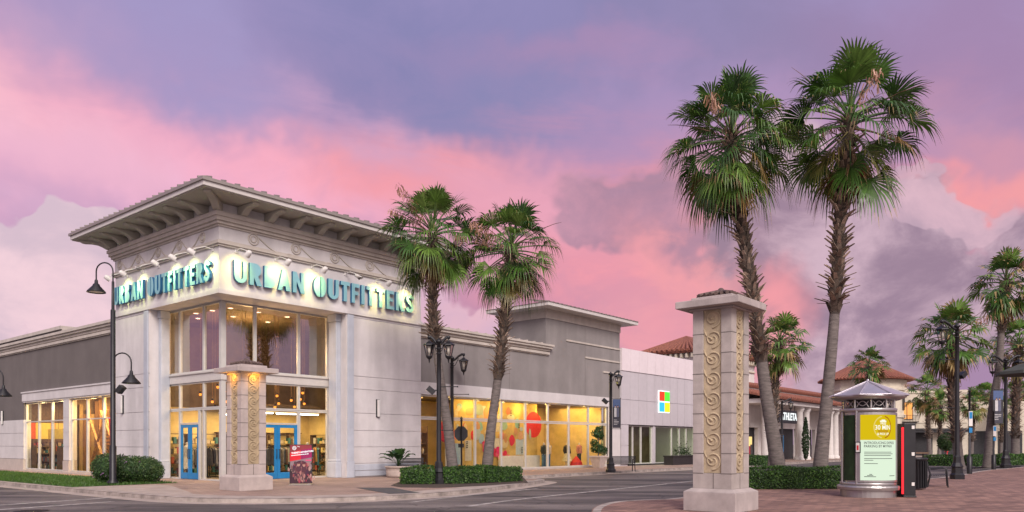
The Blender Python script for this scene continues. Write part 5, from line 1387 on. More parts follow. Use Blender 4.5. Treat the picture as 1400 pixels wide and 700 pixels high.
# ---------------------------------------------------------------- inside the shops
def point(name, loc, e, col, r=.15):
    li = bpy.data.lights.new(name,'POINT'); li.energy = e; li.color = col; li.shadow_soft_size = r
    o = bpy.data.objects.new(name, li); COL.objects.link(o); o.location = loc; return o
def area(name, loc, e, col, sx, sy, rz=ANG):
    li = bpy.data.lights.new(name,'AREA'); li.energy = e; li.color = col; li.shape = 'RECTANGLE'; li.size = sx; li.size_y = sy
    o = bpy.data.objects.new(name, li); COL.objects.link(o); o.location = loc; o.rotation_euler = (0,0,rz); return o
rnd = random.Random(12)
gp = 'pendant bulbs over the entrance'
spots = [(1.6,2.2,3.5),(1.9,2.9,4.0),(2.3,2.1,3.75),(2.7,2.5,4.1),(2.9,3.1,3.45),(3.2,2.2,3.9),(3.6,2.7,4.15),(3.8,3.3,3.6),(4.1,2.3,3.35),(4.5,2.6,3.55),(4.8,3.2,3.95),(5.1,2.2,3.4),(5.4,2.9,3.75),(5.7,2.4,4.1),(6.0,2.7,3.6),(6.2,3.3,3.85),(1.7,3.6,3.55),(1.5,4.3,3.9),(1.4,2.6,4.15),(2.0,3.9,3.3)]
def pend(loc, z, lab, grp):
    r = thing('pendant_bulb', lab, 'pendant lamp', loc, 0, grp)
    b = MB(); b.tube([(0,0,0),(0,0,7.7-z-.02)], .012, 5); b.build('cord', M['wood'], r)
    b = MB(); b.lathe([(.03,.12),(.05,.08),(.05,.02)], n=8); b.build('socket', M['black_metal'], r)
    b = MB(); b.ball((0,0,-.03), .065, 7); b.build('bulb', M['bulb_orange'], r); return r
p0 = None
labP = 'glowing orange pendant bulb on a long cord behind the entrance glass'
for u,v,z in spots:
    wp = W(u,v,z)
    if p0 is None: p0 = pend(wp, z, labP, gp)
    else:
        c = dup(p0, wp)
        for ch in c.children:
            if ch.name.startswith('cord'): ch.scale.z = (7.68-z)/(7.68-spots[0][2])
for i,(u,v) in enumerate([(1.9,2.4),(3.3,2.4),(4.9,2.5),(1.7,3.6),(1.6,4.9),(3.2,4.4),(5.2,4.6),(2.4,6.2)]):
    t = thing('ceiling_downlight', 'round glowing downlight in the dark ceiling behind the upper glass', 'ceiling light', W(u,v,7.69), 0, 'downlights behind the upper glass')
    b = MB(); b.lathe([(.13,0),(.15,-.03),(.11,-.03)], n=16); b.build('rim', M['white_plastic'], t)
    b = MB(); b.disc((0,0,-.028), .11, (0,0,1), .01, 14); b.build('lens', M['downlight'], t)
for i,(u0,v0) in enumerate([(3.0,5.2),(5.6,4.4),(4.2,6.4)]):
    t = thing('tube_light', ('long white tube light high behind the right hand doors','white tube light over the clothes racks deeper in','shorter white tube light near the back shelves')[i], 'tube light', W(u0+1.2,v0,3.05+.1*i), ANG)
    b = MB(); b.box(-1.3,1.3,-.04,.04,0,.05); b.build('housing', M['white_plastic'], t)
    b = MB(); b.tube([(-1.25,0,-.03),(1.25,0,-.03)],.03,8); b.build('tube', M['tube_white'], t)
area('shop_fill_light', W(6.5,6.2,3.35), 420, (1,.72,.32), 7, 4.5)
point('shop_fill_light', W(4.0,4.2,6.1), 560, (1,.66,.30), .5)  # added warm fill for the upper panes, has no fixture
area('shop_fill_light', W(3.5,3.0,4.6), 45, (1,.55,.22), 4, 2)
def rack(label, loc, rz, L, seed, group, cols):
    rnd = random.Random(seed); t = thing('clothes_rack', label, 'clothes rack', loc, rz, group)
    b = MB(); b.tube([(-L/2,0,.05),(-L/2,0,1.45),(L/2,0,1.45),(L/2,0,.05)],.02,8); b.tube([(-L/2,-.3,.04),(-L/2,.3,.04)],.02,6); b.tube([(L/2,-.3,.04),(L/2,.3,.04)],.02,6); b.build('rail_frame', M['black_metal'], t)
    n = int(L/.13)
    for i in range(n):
        x = -L/2+.1+i*(L-.2)/(n-1); g = MB(); g.col = rnd.choice(cols); h = rnd.uniform(.6,.95); w = rnd.uniform(.16,.24)
        g.prism([(-.06,0),(-w,-.1),(-w*1.05,-h),(w*1.05,-h),(w,-.1),(.06,0)], -.035,.035, f=lambda p: (x+p[2]+.02*math.sin(p[1]*7), p[0], 1.40+p[1])); g.build('garment', M['fabric'], t)
    return t
DK = [(.05,.05,.06),(.10,.09,.08),(.25,.2,.16),(.4,.38,.35),(.12,.14,.2),(.3,.08,.06)]
BR = DK + [(.6,.12,.05),(.7,.4,.08),(.08,.3,.32),(.6,.55,.5)]
gR = 'clothes racks inside the store'
rack('rack of dark garments behind the left blue door', W(2.6,4.4,.012), ANG, 1.4, 1, gR, DK)
rack('long rack of dark clothes deeper behind the left blue door', W(4.6,6.2,.012), ANG+.4, 2.0, 2, gR, DK)
rack('rack of mixed clothes behind the right blue door', W(4.4,3.4,.012), ANG+1.2, 1.6, 3, gR, DK)
rack('rack of pale and brown clothes behind the glass right of the doors', W(6.6,3.6,.012), ANG-.3, 1.6, 4, gR, BR)
rack('rack of clothes by the left side glass of the entrance', W(2.4,5.8,.012), ANG+1.4, 1.3, 5, gR, BR)
rack('rack of bright clothes in the first left wing window', W(2.4,18.6,.012), ANG+1.5, 2.2, 6, gR, BR)
rack('second rack of bright clothes in the first left wing window', W(2.0,21.2,.012), ANG+1.6, 2.0, 7, gR, BR)
rack('rack of clothes at the back of the first left wing window', W(3.6,19.8,.012), ANG+1.5, 2.4, 8, gR, BR)
gD = 'crowded clothes racks deep inside the store'
q0 = rack('crowded clothes rack deep inside the store behind the entrance glass', W(5.2,5.2,.012), ANG+.9, 1.9, 21, gD, DK)
for (u,v,a) in ((3.4,6.6,.9),(2.6,7.6,.9),(6.6,5.4,.7),(7.6,4.2,.7),(8.4,6.6,.9),(6.4,7.4,.9),(4.8,7.9,.8),(9.2,3.6,.8),(9.6,5.2,.9),(3.4,5.3,.5)): dup(q0, W(u,v,.012), ANG+a)
t = thing('framed_picture', 'framed pale picture on the back wall right of the doors', 'picture', W(10.8,3.6,1.9), ANG)
b = MB(); b.box(-.04,.0,-.5,.5,-.6,.6); b.build('frame', M['wood_dark'], t); b = MB(); b.box(-.05,-.041,-.42,.42,-.52,.52); b.build('print', M['white_plastic'], t)
t = thing('red_lantern_display', 'orange red lit box on the shelf right of the doors', 'display', W(8.6,3.0,1.75), ANG)
b = MB(); b.box(-.25,.25,-.25,.25,0,.5); b.build('lit_box', M['bulb_orange'], t); b = MB(); b.box(-.3,.3,-.3,.3,-1.74,-.01); b.build('pedestal', M['wood_dark'], t)
# left wing displays
t = thing('timber_display', 'leaning timber slats stacked as a window display left of the tall lamp post', 'display', W(1.0,13.4,.012), ANG)
for i,(a0,a1) in enumerate([(-3.0,-1.4),(-2.6,.4),(-2.0,1.2),(-1.2,-1.2),(-.6,2.2),(.3,.3),(1.0,-1.4),(1.6,1.6),(2.0,-.2),(2.4,2.4),(-3.1,-3.1),(-.2,-2.6)]):
    b = MB(); b.bar((.12*(i%4),a0,0),(.12*(i%4)+.1,a1,3.0+.2*(i%3)),.12,.05); b.build('slat', M['wood'], t)
for k in range(12): b = MB(); b.box(.9,1.0,-3.0,2.4,.25+k*.2,.32+k*.2); b.build('slat', M['wood_dark'], t)
t = thing('hanging_fabric', 'red, teal and pink kite of hanging fabric in the wing window', 'fabric display', W(.72,11.0,.9), ANG)
for i,(c_,y0,y1,z0,z1) in enumerate([((.6,.02,.05),.45,1.1,.6,2.2),((.03,.30,.30),-.3,.45,.9,2.3),((.75,.28,.30),-.95,-.35,1.5,2.3)]):
    b = MB(); b.col = c_; b.prism([(y0,z1),(y1,z1-.1),((y0+y1)/2+.1,z0)], -.02,.02, f=lambda p: (p[2]+.05*i, p[0], p[1])); b.build('cloth', M['fabric'], t)
b = MB(); b.tube([(0,-1.0,2.35),(0,1.15,2.35)],.015,6); b.tube([(0,0,2.35),(0,0,3.38)],.008,5); b.build('rod', M['black_metal'], t)
def goods_shelf(label, loc, rz, L, H, seed, group):
    rnd = random.Random(seed); t = thing('goods_shelf', label, 'shelf', loc, rz, group)
    for x_ in (-L/2,L/2): b = MB(); b.box(x_-.03,x_+.03,-.2,.2,0,H); b.build('upright', M['wood_dark'], t)
    n = int(H/.45); zz = [.08+k*(H-.1)/n for k in range(n+1)]
    for z in zz: b = MB(); b.box(-L/2+.03,L/2-.03,-.2,.2,z,z+.03); b.build('shelf_board', M['wood_dark'], t)
    for z in zz[:-1]:
        b = MB(); x_ = -L/2+.06
        while x_ < L/2-.25:
            w = rnd.uniform(.06,.22); h = rnd.uniform(.12,.36); b.col = rnd.choice([(.08,.07,.07),(.35,.25,.16),(.55,.45,.32),(.12,.16,.2),(.5,.1,.06),(.7,.55,.25),(.18,.12,.08),(.06,.2,.2),(.65,.6,.55)])
            b.box(x_,x_+w,-.15+rnd.uniform(0,.08),.12,z+.031,z+.03+h); x_ += w+rnd.uniform(.01,.1)
        b.build('goods', M['paint'], t)
    return t
gS = 'goods shelves along the store walls'; lS = 'dark goods shelf filled with small items against the store wall, behind the entrance glass'
s1 = goods_shelf(lS, W(1.9,8.4,.012), ANG, 2.1, 2.1, 3, gS)
for u_,v_,a_ in ((4.1,8.35,0),(6.3,8.4,0),(8.5,8.35,0),(10.45,2.7,1.57),(10.4,4.9,1.57),(10.45,7.1,1.57)): dup(s1, W(u_,v_,.012), ANG+a_)
gW = 'goods shelves in the left wing windows'
goods_shelf('low shelf of colourful goods behind the first pane of the left wing', W(1.3,22.6,.012), ANG+.3, 1.2, 1.5, 5, gW)
goods_shelf('shelf of colourful goods behind the middle pane of the left wing', W(1.5,20.4,.012), ANG+.5, 1.4, 1.7, 6, gW)
goods_shelf('shelf of goods behind the third pane of the left wing, beside the pier', W(1.2,18.4,.012), ANG+.4, 1.3, 1.4, 7, gW)
goods_shelf('wide back shelf crowded with goods behind the left wing windows', W(2.6,23.3,.012), ANG, 3.4, 1.85, 15, gW)
goods_shelf('second wide shelf crowded with goods close behind the left wing glass', W(1.15,20.9,.012), ANG+1.5, 3.4, 1.0, 16, gW)
t = thing('painted_panel_display', 'yellow, orange and teal painted panels above the goods in the left wing window', 'display', W(.85,23.8,.012), ANG-math.pi/2); t.scale = (1,.56,1)
y0 = 0
for w_,cc in ((.7,(.75,.12,.04)),(1.5,(.80,.58,.12)),(.5,(.85,.30,.05)),(1.9,(.72,.52,.14)),(.6,(.05,.24,.22)),(1.3,(.80,.60,.15))): b = MB(); b.col = cc; b.box(0,.06,y0,y0+w_-.01,1.9,2.9); b.build('backdrop_panel', M['paint'], t); y0 += w_
b = MB(); b.box(0,.05,0,6.5,0,1.89); b.box(.001,.05,0,6.5,2.91,4.2); b.build('backing_board', M['wood_dark'], t)
t = thing('plank_display', 'brown upright planks closing off the window with the leaning timber', 'display', W(.85,16.24,.012), ANG-math.pi/2)
q_ = random.Random(8)
for k in range(18): b = MB(); s_ = q_.uniform(.5,1.3); b.col = (.30*s_,.15*s_,.06*s_) if q_.random() < .8 else (.45*s_,.30*s_,.13*s_); b.box(q_.uniform(0,.06),.10,k*.2,k*.2+.185,0,q_.uniform(3.0,4.1)); b.build('plank', M['paint'], t)
t = thing('colour_band', 'yellow and orange band hanging above the shelves in the left wing window', 'display', W(1.1,19.5,1.9), ANG)
for y0,y1,cc in ((-1.6,.6,(.85,.2,.05)),(.65,3.6,(.85,.62,.12)),(-2.6,-1.7,(.06,.25,.2))): b = MB(); b.col = cc; b.box(.6+.02*y0,.66+.02*y0,y0,y1,0,.62); b.build('band_panel', M['paint'], t)
b = MB(); b.tube([(.62,-1,.62),(.62,-1,2.38)],.01,5); b.build('wire', M['black_metal'], t); b = MB(); b.tube([(.62,2,.62),(.62,2,2.38)],.01,5); b.build('wire', M['black_metal'], t)
for i,(u,v) in enumerate([(1.3,10.8),(1.3,12.4),(1.3,14.6),(1.4,18.2),(1.4,20.2),(1.4,22.0)]):
    t = thing('spot_lamp', 'small warm spot lamp in the ceiling of the left wing window', 'spot lamp', W(u,v,4.2), 0, 'spot lamps in the left wing windows')
    b = MB(); b.lathe([(.05,.1),(.06,.0),(.09,-.1),(.07,-.1)], n=12); b.build('housing', M['white_plastic'], t)
    b = MB(); b.disc((0,0,-.095), .07, (0,0,1), .01, 12); b.build('lens', M['bulb_warm'], t)
area('shop_fill_light', W(2.2,13,4.2), 420, (1,.62,.22), 2, 5); area('shop_fill_light', W(2.6,20,4.2), 330, (1,.72,.32), 2, 5)
point('shop_fill_light', W(.75,11.2,3.4), 60, (1,.6,.15)); point('shop_fill_light', W(.8,14.2,3.6), 50, (1,.62,.2)); point('shop_fill_light', W(.8,18.0,3.7), 50, (1,.72,.3)); point('shop_fill_light', W(.8,21.2,3.7), 50, (1,.72,.3))  # added fill points without fixtures, brighten the wing displays
# right wing: window art wall
t = thing('window_art_wall', 'cream backdrop with red, coral, teal and blue painted shapes behind the large shop windows', 'display wall', W(15.6,1.95,.012), ANG)
b = MB(); b.box(0,8.0,0,.06,.25,4.2); b.build('backdrop', M['backdrop_gold'], t)
k = 0
art = [((.75,.03,.03),7.6,2.85,.85,.85),((.70,.02,.05),5.35,1.75,.27,.33),((.70,.06,.04),1.0,2.45,.22,.38),((.75,.22,.14),.35,2.1,.35,.30),((.72,.04,.03),1.75,2.1,.2,.28),((.25,.45,.38),2.4,2.7,.28,.30),((.30,.5,.45),.6,3.85,.22,.15),((.65,.25,.08),1.5,3.5,.40,.24),((.7,.33,.12),2.9,3.3,.22,.4),((.35,.5,.6),2.55,1.9,.25,.32),((.7,.25,.15),4.45,2.1,.3,.26),((.35,.5,.35),4.7,2.75,.3,.34),((.7,.4,.2),6.3,2.1,.25,.28),((.3,.5,.4),5.9,2.8,.22,.36),((.65,.2,.1),5.0,3.5,.22,.34),((.3,.5,.45),3.1,1.7,.25,.42),((.75,.15,.1),2.15,2.65,.2,.24)]
for q in range(22):
    rr = random.Random(q); art.append((rr.choice([(.55,.40,.16),(.66,.52,.28),(.42,.50,.36),(.60,.30,.12),(.45,.52,.50),(.72,.62,.42)]), rr.uniform(.2,7.6), rr.uniform(1.3,3.9), rr.uniform(.1,.4), rr.uniform(.12,.4)))
for x_,z_,w_,h_,cc in ((.35,1.0,.34,.62,(.35,.5,.6)),(6.2,1.4,.42,.5,(.5,.62,.66)),(2.6,3.5,.3,.4,(.6,.66,.6)),(4.0,2.9,.4,.55,(.66,.58,.40)),(3.9,1.5,.35,.45,(.7,.66,.55)),(1.35,1.2,.28,.6,(.62,.60,.5))):
    b = MB(); b.col = cc; b.box(x_-w_,x_+w_,-.004,-.0,z_-h_,z_+h_); b.build('painted_shape', M['paint'], t)
for x_,z_ in ((1.15,1.35),(6.3,1.0),(5.2,3.35),(6.0,2.6)):
    b = MB()
    for q in range(4): b.box(x_-.06+.02*(q%2),x_+.07,-.09,-.085,z_+q*.11,z_+q*.11+.07)
    b.build('small_print', M['ink'], t)
for c,x_,z_,rx,rz_ in art:
    b = MB(); b.col = c; q_ = random.Random(k); ph = q_.uniform(0,6.28); lf_ = q_.uniform(.05,.30) if rx < .6 else 0
    pts = [(x_+rx*math.cos(th)*(1+lf_*math.cos(th-ph)+.08*math.sin(3*th+ph)*(lf_>0)), z_+rz_*math.sin(th)*(1+lf_*math.cos(th-ph)-.10*math.cos(2*th+ph)*(lf_>0))) for th in [2*math.pi*w/30 for w in range(30)]]
    b.prism(pts, .005+.0008*k, .0056+.0008*k, f=lambda p: (p[0],-p[2],p[1])); b.build('painted_shape', M['paint'], t); k += 1
rnd = random.Random(31)
b = MB()
for i in range(46):
    q = i/45; b.col = rnd.choice([(.75,.02,.10),(.8,.03,.18),(.6,.02,.05),(.8,.12,.2)])
    b.disc((2.6+2.4*q+rnd.uniform(-.25,.25),-.06-.0008*i,1.5-.95*q+rnd.uniform(-.3,.3)), rnd.uniform(.06,.24), (0,-1,0), .0006, 9, 0, rnd.uniform(.05,.2))
b.build('paint_splash', M['paint'], t)
b = MB(); b.col = (.9,.88,.8); b.box(4.0,7.9,-.3,-.08,.0,.85); b.build('low_plinth', M['paint'], t)
for i in range(8):
    u = 12.4+2.286*i; wp = W(u,1.15,4.22)
    tl = thing('spot_lamp', 'warm spot lamp under the ceiling of the large shop windows', 'spot lamp', wp, 0, 'spot lamps in the large shop windows')
    b = MB(); b.lathe([(.05,.09),(.06,.0),(.10,-.12),(.08,-.12)], n=12); b.build('housing', M['white_plastic'], tl)
    b = MB(); b.disc((0,0,-.115), .08, (0,0,1), .01, 12); b.build('lens', M['bulb_warm'], tl)
    if i in (1,2,3,4,5,7): point('spot_glow', W(u,1.45,3.85), 40, (1,.66,.18), .08)
area('shop_fill_light', W(19.5,1.3,4.22), 55, (1,.66,.22), 8, .5)
area('shop_fill_light', W(27.5,3.0,4.22), 140, (1,.66,.2), 4, 3)
area('shop_fill_light', W(13.2,3.0,4.22), 130, (1,.70,.25), 2.5, 3)
# mannequins
def mannequin(label, loc, rz, top, bottom, skirt=False, seed=0):
    t = thing('mannequin', label, 'mannequin', loc, rz, 'mannequins in the shop windows')
    V = [(0,0,.98),(0,0,1.2),(0,0,1.42),(0,0,1.52),(0,.0,1.68),(.09,0,.9),(.10,0,.5),(.10,.02,.08),(-.09,0,.9),(-.10,-.02,.5),(-.11,-.02,.08),(.19,0,1.40),(.26,.02,1.12),(.22,-.08,.88),(-.19,0,1.40),(-.27,.0,1.12),(-.25,-.08,.88)]
    E = [(0,1),(1,2),(2,3),(3,4),(0,5),(5,6),(6,7),(0,8),(8,9),(9,10),(2,11),(11,12),(12,13),(2,14),(14,15),(15,16)]
    Rd = [.13,.12,.14,.05,.09,.09,.06,.04,.09,.06,.04,.055,.042,.03,.055,.042,.03]
    skin('body', V, E, Rd, M['skin_plaster'], t, 1)
    g = MB(); g.col = top; g.lathe([(.17,.93),(.185,1.05),(.165,1.2),(.21,1.38),(.19,1.46),(.08,1.51)], n=16); g.build('jacket', M['fabric'], t)
    for s in (-1,1): g = MB(); g.col = top; g.tube([(s*.19,0,1.41),(s*.265,.01,1.12),(s*.24,-.07,.92)],[.075,.062,.055],10); g.build('sleeve', M['fabric'], t)
    if skirt:
        g = MB(); g.col = bottom; g.lathe([(.15,1.0),(.22,.8),(.36,.4)], n=16); g.build('skirt', M['fabric'], t)
    else:
        for s in (-1,1): g = MB(); g.col = bottom; g.tube([(s*.085,0,.98),(s*.10,0,.5),(s*.105,0,.08)],[.105,.085,.075],12); g.build('trouser_leg', M['fabric'], t)
    return t
mannequin('mannequin in dark top and blue jeans, left of the pair in the shop window', W(23.4,1.25,.02), ANG, (.05,.06,.05), (.10,.20,.30))
mannequin('mannequin in pale top and blue jeans, right of the pair in the shop window', W(24.0,1.3,.02), ANG+.4, (.75,.6,.4), (.13,.25,.36))
mannequin('mannequin in a pale skirt in the second last big shop window', W(26.6,1.7,.02), ANG-.3, (.06,.05,.05), (.85,.75,.5), True)
mannequin('mannequin in coral top behind the two tiered potted tree', W(28.2,1.8,.02), ANG, (.7,.3,.22), (.05,.07,.08))
mannequin('mannequin in dark clothes behind the glass right of the entrance doors', W(5.9,2.3,.02), ANG-.5, (.06,.06,.07), (.08,.08,.1))
mannequin('pale mannequin in a white dress behind the slim left pane of the entrance', W(1.9,6.3,.02), ANG-1.2, (.75,.72,.66), (.75,.72,.66), True)
t = thing('red_heap_display', 'low red cone display on the shop window floor', 'display', W(27.0,1.2,.012), ANG)
b = MB(); b.lathe([(.5,0),(.4,.35),(.05,.75)], n=10, smooth=False); b.build('cone', M['red_paint'], t); b = MB(); b.lathe([(.55,0),(.55,.05),(.5,.06)], n=14); b.build('foot', M['wood'], t)
t = thing('shop_shelf', 'dark shelf unit with plants and goods in the first large shop window', 'shelf', W(13.0,2.6,.012), ANG)
for x_ in (-1.0,1.0): b = MB(); b.box(x_-.03,x_+.03,-.25,.25,0,2.6); b.build('upright', M['wood_dark'], t)
for z in (.4,1.0,1.6,2.2): b = MB(); b.box(-.97,.97,-.25,.25,z,z+.04); b.build('shelf_board', M['wood_dark'], t)
b = MB()
for i in range(30):
    b.col = rnd.choice([(.7,.5,.2),(.6,.1,.05),(.8,.7,.5),(.1,.2,.1),(.3,.2,.1),(.8,.6,.1)]); x_ = rnd.uniform(-.85,.85); z = rnd.choice((.44,1.04,1.64,2.24)); h = rnd.uniform(.12,.38); b.lathe([(.001,0),(.07,0),(.08,h*.6),(.04,h),(.001,h)],(x_,rnd.uniform(-.15,.15),z),8)
b.build('goods', M['paint'], t)
t = thing('red_disc_display', 'round red hanging disc in the first large shop window', 'display', W(14.3,1.2,2.3), ANG)
b = MB(); b.disc((0,0,0),.62,(0,-1,0),.06,28); b.build('disc', M['red_paint'], t); b = MB(); b.tube([(0,-.03,.6),(0,-.03,1.9)],.008,5); b.build('wire', M['black_metal'], t)
area('shop_fill_light', W(38.5,2.6,3.15), 150, (.85,1,.6), 10, 2)
# ---------------------------------------------------------------- sky, sun, camera
SC.world = bpy.data.worlds.new('World'); SC.world.use_nodes = True
nt = SC.world.node_tree
for n in list(nt.nodes): nt.nodes.remove(n)
out = N(nt,'ShaderNodeOutputWorld'); bg = N(nt,'ShaderNodeBackground'); nt.links.new(bg.outputs[0], out.inputs[0])
L = nt.links.new
SUN_EL, SUN_AZ = R(36), R(166)              # direction the soft light comes from (azimuth from +Y, clockwise)
def lin(c): return tuple(((x/255)/12.92 if x/255 <= .04045 else ((x/255+.055)/1.055)**2.4) for x in c)
EXPO = .5
def skyc(c): g = 2**-EXPO; return tuple(x*g for x in lin(c)) + (1,)
tc = N(nt,'ShaderNodeTexCoord')
sep = N(nt,'ShaderNodeSeparateXYZ'); L(tc.outputs['Generated'], sep.inputs[0])
az = N(nt,'ShaderNodeMath', operation='ARCTAN2'); L(sep.outputs[0], az.inputs[0]); L(sep.outputs[1], az.inputs[1])
el = N(nt,'ShaderNodeMath', operation='ARCSINE'); L(sep.outputs[2], el.inputs[0])
ae = N(nt,'ShaderNodeCombineXYZ'); L(az.outputs[0], ae.inputs[0]); L(el.outputs[0], ae.inputs[1])   # (azimuth, elevation) in radians
def noise(scale, detail, rough=.6, stretch=None, rot=0, dist=0, off=0):
    mp = N(nt,'ShaderNodeMapping'); L(tc.outputs['Generated'], mp.inputs[0])
    mp.inputs['Location'].default_value = (off, off*.7, -off)
    if stretch: mp.inputs['Scale'].default_value = stretch; mp.inputs['Rotation'].default_value = rot if isinstance(rot, tuple) else (0,rot,0)
    n = N(nt,'ShaderNodeTexNoise', i_Scale=scale, i_Detail=detail, i_Roughness=rough, i_Distortion=dist); L(mp.outputs[0], n.inputs['Vector'])
    return n
warpn = noise(3.2, 5, .6); 
wv = N(nt,'ShaderNodeVectorMath', operation='SUBTRACT'); L(warpn.outputs[1], wv.inputs[0]); wv.inputs[1].default_value = (.5,.5,.5)
ws = N(nt,'ShaderNodeVectorMath', operation='SCALE'); L(wv.outputs[0], ws.inputs[0]); ws.inputs['Scale'].default_value = .34
aw = N(nt,'ShaderNodeVectorMath', operation='ADD'); L(ae.outputs[0], aw.inputs[0]); L(ws.outputs[0], aw.inputs[1])
def a_e(px, py):
    x, z = (px-700)/F, (HOR-py)/F
    return math.atan(x), math.atan(z/math.hypot(1,x))
def blob(px, py, wx, wy, rot=0, soft=True, warp=True):
    """soft mass in the sky, centred in a direction, sizes as angles (given in px at the picture centre)"""
    a, e = a_e(px, py)
    mp = N(nt,'ShaderNodeMapping', vector_type='TEXTURE'); L((aw if warp else ae).outputs[0], mp.inputs[0])
    mp.inputs['Location'].default_value = (a,e,0); mp.inputs['Rotation'].default_value = (0,0,R(rot)); mp.inputs['Scale'].default_value = (wx/F,wy/F,1)
    g = N(nt,'ShaderNodeTexGradient', gradient_type='SPHERICAL' ); L(mp.outputs[0], g.inputs[0])
    if not soft: return g.outputs[1]
    r = N(nt,'ShaderNodeMapRange', interpolation_type='SMOOTHERSTEP'); L(g.outputs[1], r.inputs[0]); r.inputs[1].default_value = 0; r.inputs[2].default_value = .9
    return r.outputs[0]
def mix(a, col, fac, k=1.0):
    m = N(nt,'ShaderNodeMix', data_type='RGBA'); f = fac
    if k != 1:
        q = N(nt,'ShaderNodeMath', operation='MULTIPLY'); L(fac, q.inputs[0]); q.inputs[1].default_value = k; f = q.outputs[0]
    L(f, m.inputs[0]); L(a, m.inputs[6])
    if isinstance(col, tuple): m.inputs[7].default_value = col
    else: L(col, m.inputs[7])
    return m.outputs[2]
def mul(a, b):
    q = N(nt,'ShaderNodeMath', operation='MULTIPLY'); L(a, q.inputs[0]); L(b, q.inputs[1]); return q.outputs[0]
def rng(a, lo, hi, o0=0, o1=1):
    r = N(nt,'ShaderNodeMapRange', interpolation_type='SMOOTHSTEP'); L(a, r.inputs[0])
    for i, v in enumerate((lo,hi,o0,o1)): r.inputs[i+1].default_value = v
    return r.outputs[0]
# clear dusk air: Nishita sky low in the mix, then the coloured high cloud
sky = N(nt,'ShaderNodeTexSky', sky_type='NISHITA'); sky.sun_disc = False; sky.sun_elevation = R(6); sky.sun_rotation = SUN_AZ
nsk = N(nt,'ShaderNodeVectorMath', operation='SCALE'); L(sky.outputs[0], nsk.inputs[0]); nsk.inputs['Scale'].default_value = .06
base = N(nt,'ShaderNodeValToRGB'); cr = base.color_ramp
eln = N(nt,'ShaderNodeMath', operation='DIVIDE'); L(el.outputs[0], eln.inputs[0]); eln.inputs[1].default_value = math.pi/2; L(eln.outputs[0], base.inputs[0])
cr.elements[0].position = 0; cr.elements[0].color = skyc((166,138,172))
cr.elements[1].position = 1; cr.elements[1].color = skyc((120,126,182))
for p, c in ((.12,(176,138,172)),(.22,(184,148,186)),(.31,(166,150,196)),(.42,(146,144,196))): e = cr.elements.new(p); e.color = skyc(c)
c = mix(base.outputs[0], nsk.outputs[0], rng(el.outputs[0], -1, 3), .12)
st = noise(2.1, 6, .62, (1.0,1.4,4.2), (0,R(-26),0), .6)      # long streaks falling to the right
str_ = rng(st.outputs[0], .36, .66)
fine = noise(5.0, 7, .62, (1.0,1.2,2.6), (0,R(-20),0), .8, 3)
fin = rng(fine.outputs[0], .34, .70)
for (px,py,wx,wy,rot,col,k,m) in (
    (640,70,460,190,0,(132,132,178),.9,0),(700,175,240,140,10,(140,138,182),.75,0),(240,60,230,110,-20,(164,156,202),.7,0),(1000,70,300,120,-12,(142,132,170),.7,0),
    (1300,60,330,160,0,(160,130,168),.6,0),
    (20,30,170,110,0,(206,168,200),.6,0),
    (60,180,330,105,-20,(255,196,206),.95,0),(330,235,420,95,-18,(252,180,202),.95,0),(120,270,330,130,-10,(242,184,212),.85,0),(40,330,220,70,0,(206,170,202),.6,0),
    (600,262,310,90,-8,(255,160,164),.95,0),(520,200,330,70,-18,(214,170,202),.6,1),(840,120,360,60,-16,(178,142,180),.6,1),(840,215,300,80,-8,(206,150,180),.8,1),
    (960,270,240,60,0,(250,158,158),.8,1),(820,360,330,120,0,(248,160,172),.95,0),(700,300,220,90,0,(232,170,194),.7,0),(1000,360,200,70,0,(242,166,170),.7,0),(900,440,170,60,0,(246,166,174),.8,0),
    (1200,200,260,90,0,(204,154,178),.7,1),(1320,285,260,42,-6,(246,160,166),1.0,0),(1390,300,110,60,0,(244,162,166),.9,0),(1390,220,160,60,0,(214,154,174),.8,0),
    (1330,120,210,60,-20,(196,146,174),.6,1)):
    f = blob(px,py,wx,wy,rot)
    if m: f = mul(f, str_)
    else: f = mul(f, rng(fin, 0, 1, .72, 1))
    c = mix(c, skyc(col), f, k)
# heavy cloud: ragged masses with lit tops
cn = noise(4.2, 10, .6, (1,1,1.6), 0, .35, 5)
def cloud(c, blobs, body, lit, k=1.0, thr=(.48,.60), amp=.95):
    acc = None
    for bl in blobs:
        g = blob(*bl, soft=True, warp=True)
        if acc is None: acc = g
        else:
            q = N(nt,'ShaderNodeMath', operation='MAXIMUM'); L(acc, q.inputs[0]); L(g, q.inputs[1]); acc = q.outputs[0]
    a = N(nt,'ShaderNodeMath', operation='MULTIPLY_ADD'); L(cn.outputs[0], a.inputs[0]); a.inputs[1].default_value = amp; a.inputs[2].default_value = -amp*.5
    s = N(nt,'ShaderNodeMath', operation='ADD'); L(acc, s.inputs[0]); L(a.outputs[0], s.inputs[1])
    m = rng(s.outputs[0], *thr)
    sh = noise(7.5, 8, .6, (1,1,1.5), 0, .3, 9)
    shade = mix(rgbn(body), skyc(lit), rng(sh.outputs[0], .38, .66))
    return mix(c, shade, m, k)
def rgbn(col):
    r = N(nt,'ShaderNodeRGB'); r.outputs[0].default_value = skyc(col); return r.outputs[0]
c = cloud(c, [(40,420,190,130,0),(120,390,120,90,0),(-20,370,120,110,0),(-300,480,400,150,0),(130,470,150,130,0)], (216,192,206), (248,214,222), .95, (.40,.52), .55)
c = cloud(c, [(630,440,130,70,0),(560,430,110,90,0)], (226,190,210), (240,196,208), .75, (.30,.62), .5)
c = cloud(c, [(860,305,170,66,-6),(960,310,150,75,0),(790,325,110,40,0)], (152,130,154), (196,150,170), .72, (.22,.80), 1.4)
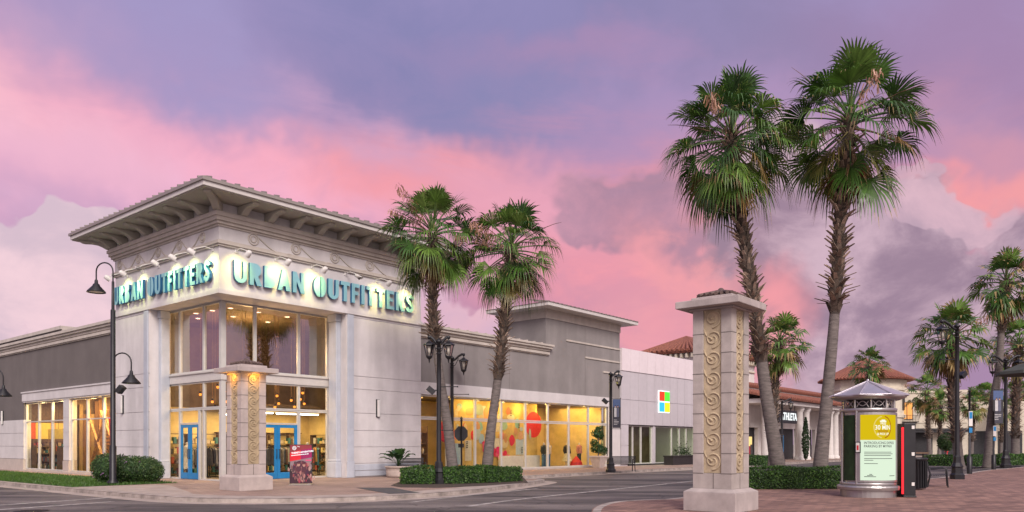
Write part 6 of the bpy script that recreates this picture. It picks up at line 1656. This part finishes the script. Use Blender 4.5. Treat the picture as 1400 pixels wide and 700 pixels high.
c = cloud(c, [(1060,330,170,170,0),(1180,380,230,150,0),(1320,410,260,110,-6),(1130,480,260,110,0),(1260,330,120,60,-20),(1420,430,200,140,0),(1750,450,400,160,0)], (156,132,152), (214,184,198), .92, (.36,.62), 1.0)
c = cloud(c, [(1270,320,110,42,-14),(1210,285,80,40,0)], (196,168,186), (226,186,200), .75, (.42,.58), .8)
c = mix(c, skyc((246,160,168)), mul(blob(1075,425,110,75,10), rng(cn.outputs[0], .40, .56)), .95)
c = mix(c, skyc((246,164,170)), mul(blob(945,350,110,46,-20), rng(cn.outputs[0], .40, .54)), .8)
# unseen sky glow added behind the viewer to light the facades
dn = N(nt,'ShaderNodeVectorMath', operation='DOT_PRODUCT'); L(tc.outputs['Generated'], dn.inputs[0])
sd = Vector((math.sin(SUN_AZ)*math.cos(SUN_EL), math.cos(SUN_AZ)*math.cos(SUN_EL), math.sin(SUN_EL))); dn.inputs[1].default_value = sd
c = mix(c, (1.0,.86,.84,1), rng(dn.outputs['Value'], .15, .95), .85)
L(c, bg.inputs[0]); bg.inputs[1].default_value = 1.0

su = bpy.data.lights.new('sun','SUN'); su.energy = 2.3; su.angle = R(26); su.color = (1,.90,.84)
so = bpy.data.objects.new('sun', su); COL.objects.link(so); so.rotation_euler = (-sd).to_track_quat('-Z','Y').to_euler()

cam = bpy.data.cameras.new('camera'); co = bpy.data.objects.new('camera', cam); COL.objects.link(co)
co.location = (0,0,CAMH); co.rotation_euler = (R(90),0,0)
cam.sensor_width = 36; cam.lens = 36*F/1400; cam.shift_y = (HOR-350)/1400; cam.clip_end = 5000; cam.clip_start = .1
SC.camera = co
SC.view_settings.view_transform = 'Standard'; SC.view_settings.look = 'None'; SC.view_settings.exposure = EXPO; SC.view_settings.gamma = 1; SC.view_settings.use_curve_mapping = False
SC.cycles.use_denoising = True
SC.cycles.max_bounces = 6; SC.cycles.transparent_max_bounces = 16; SC.cycles.diffuse_bounces = 3; SC.cycles.glossy_bounces = 3
SC.cycles.sample_clamp_indirect = 6
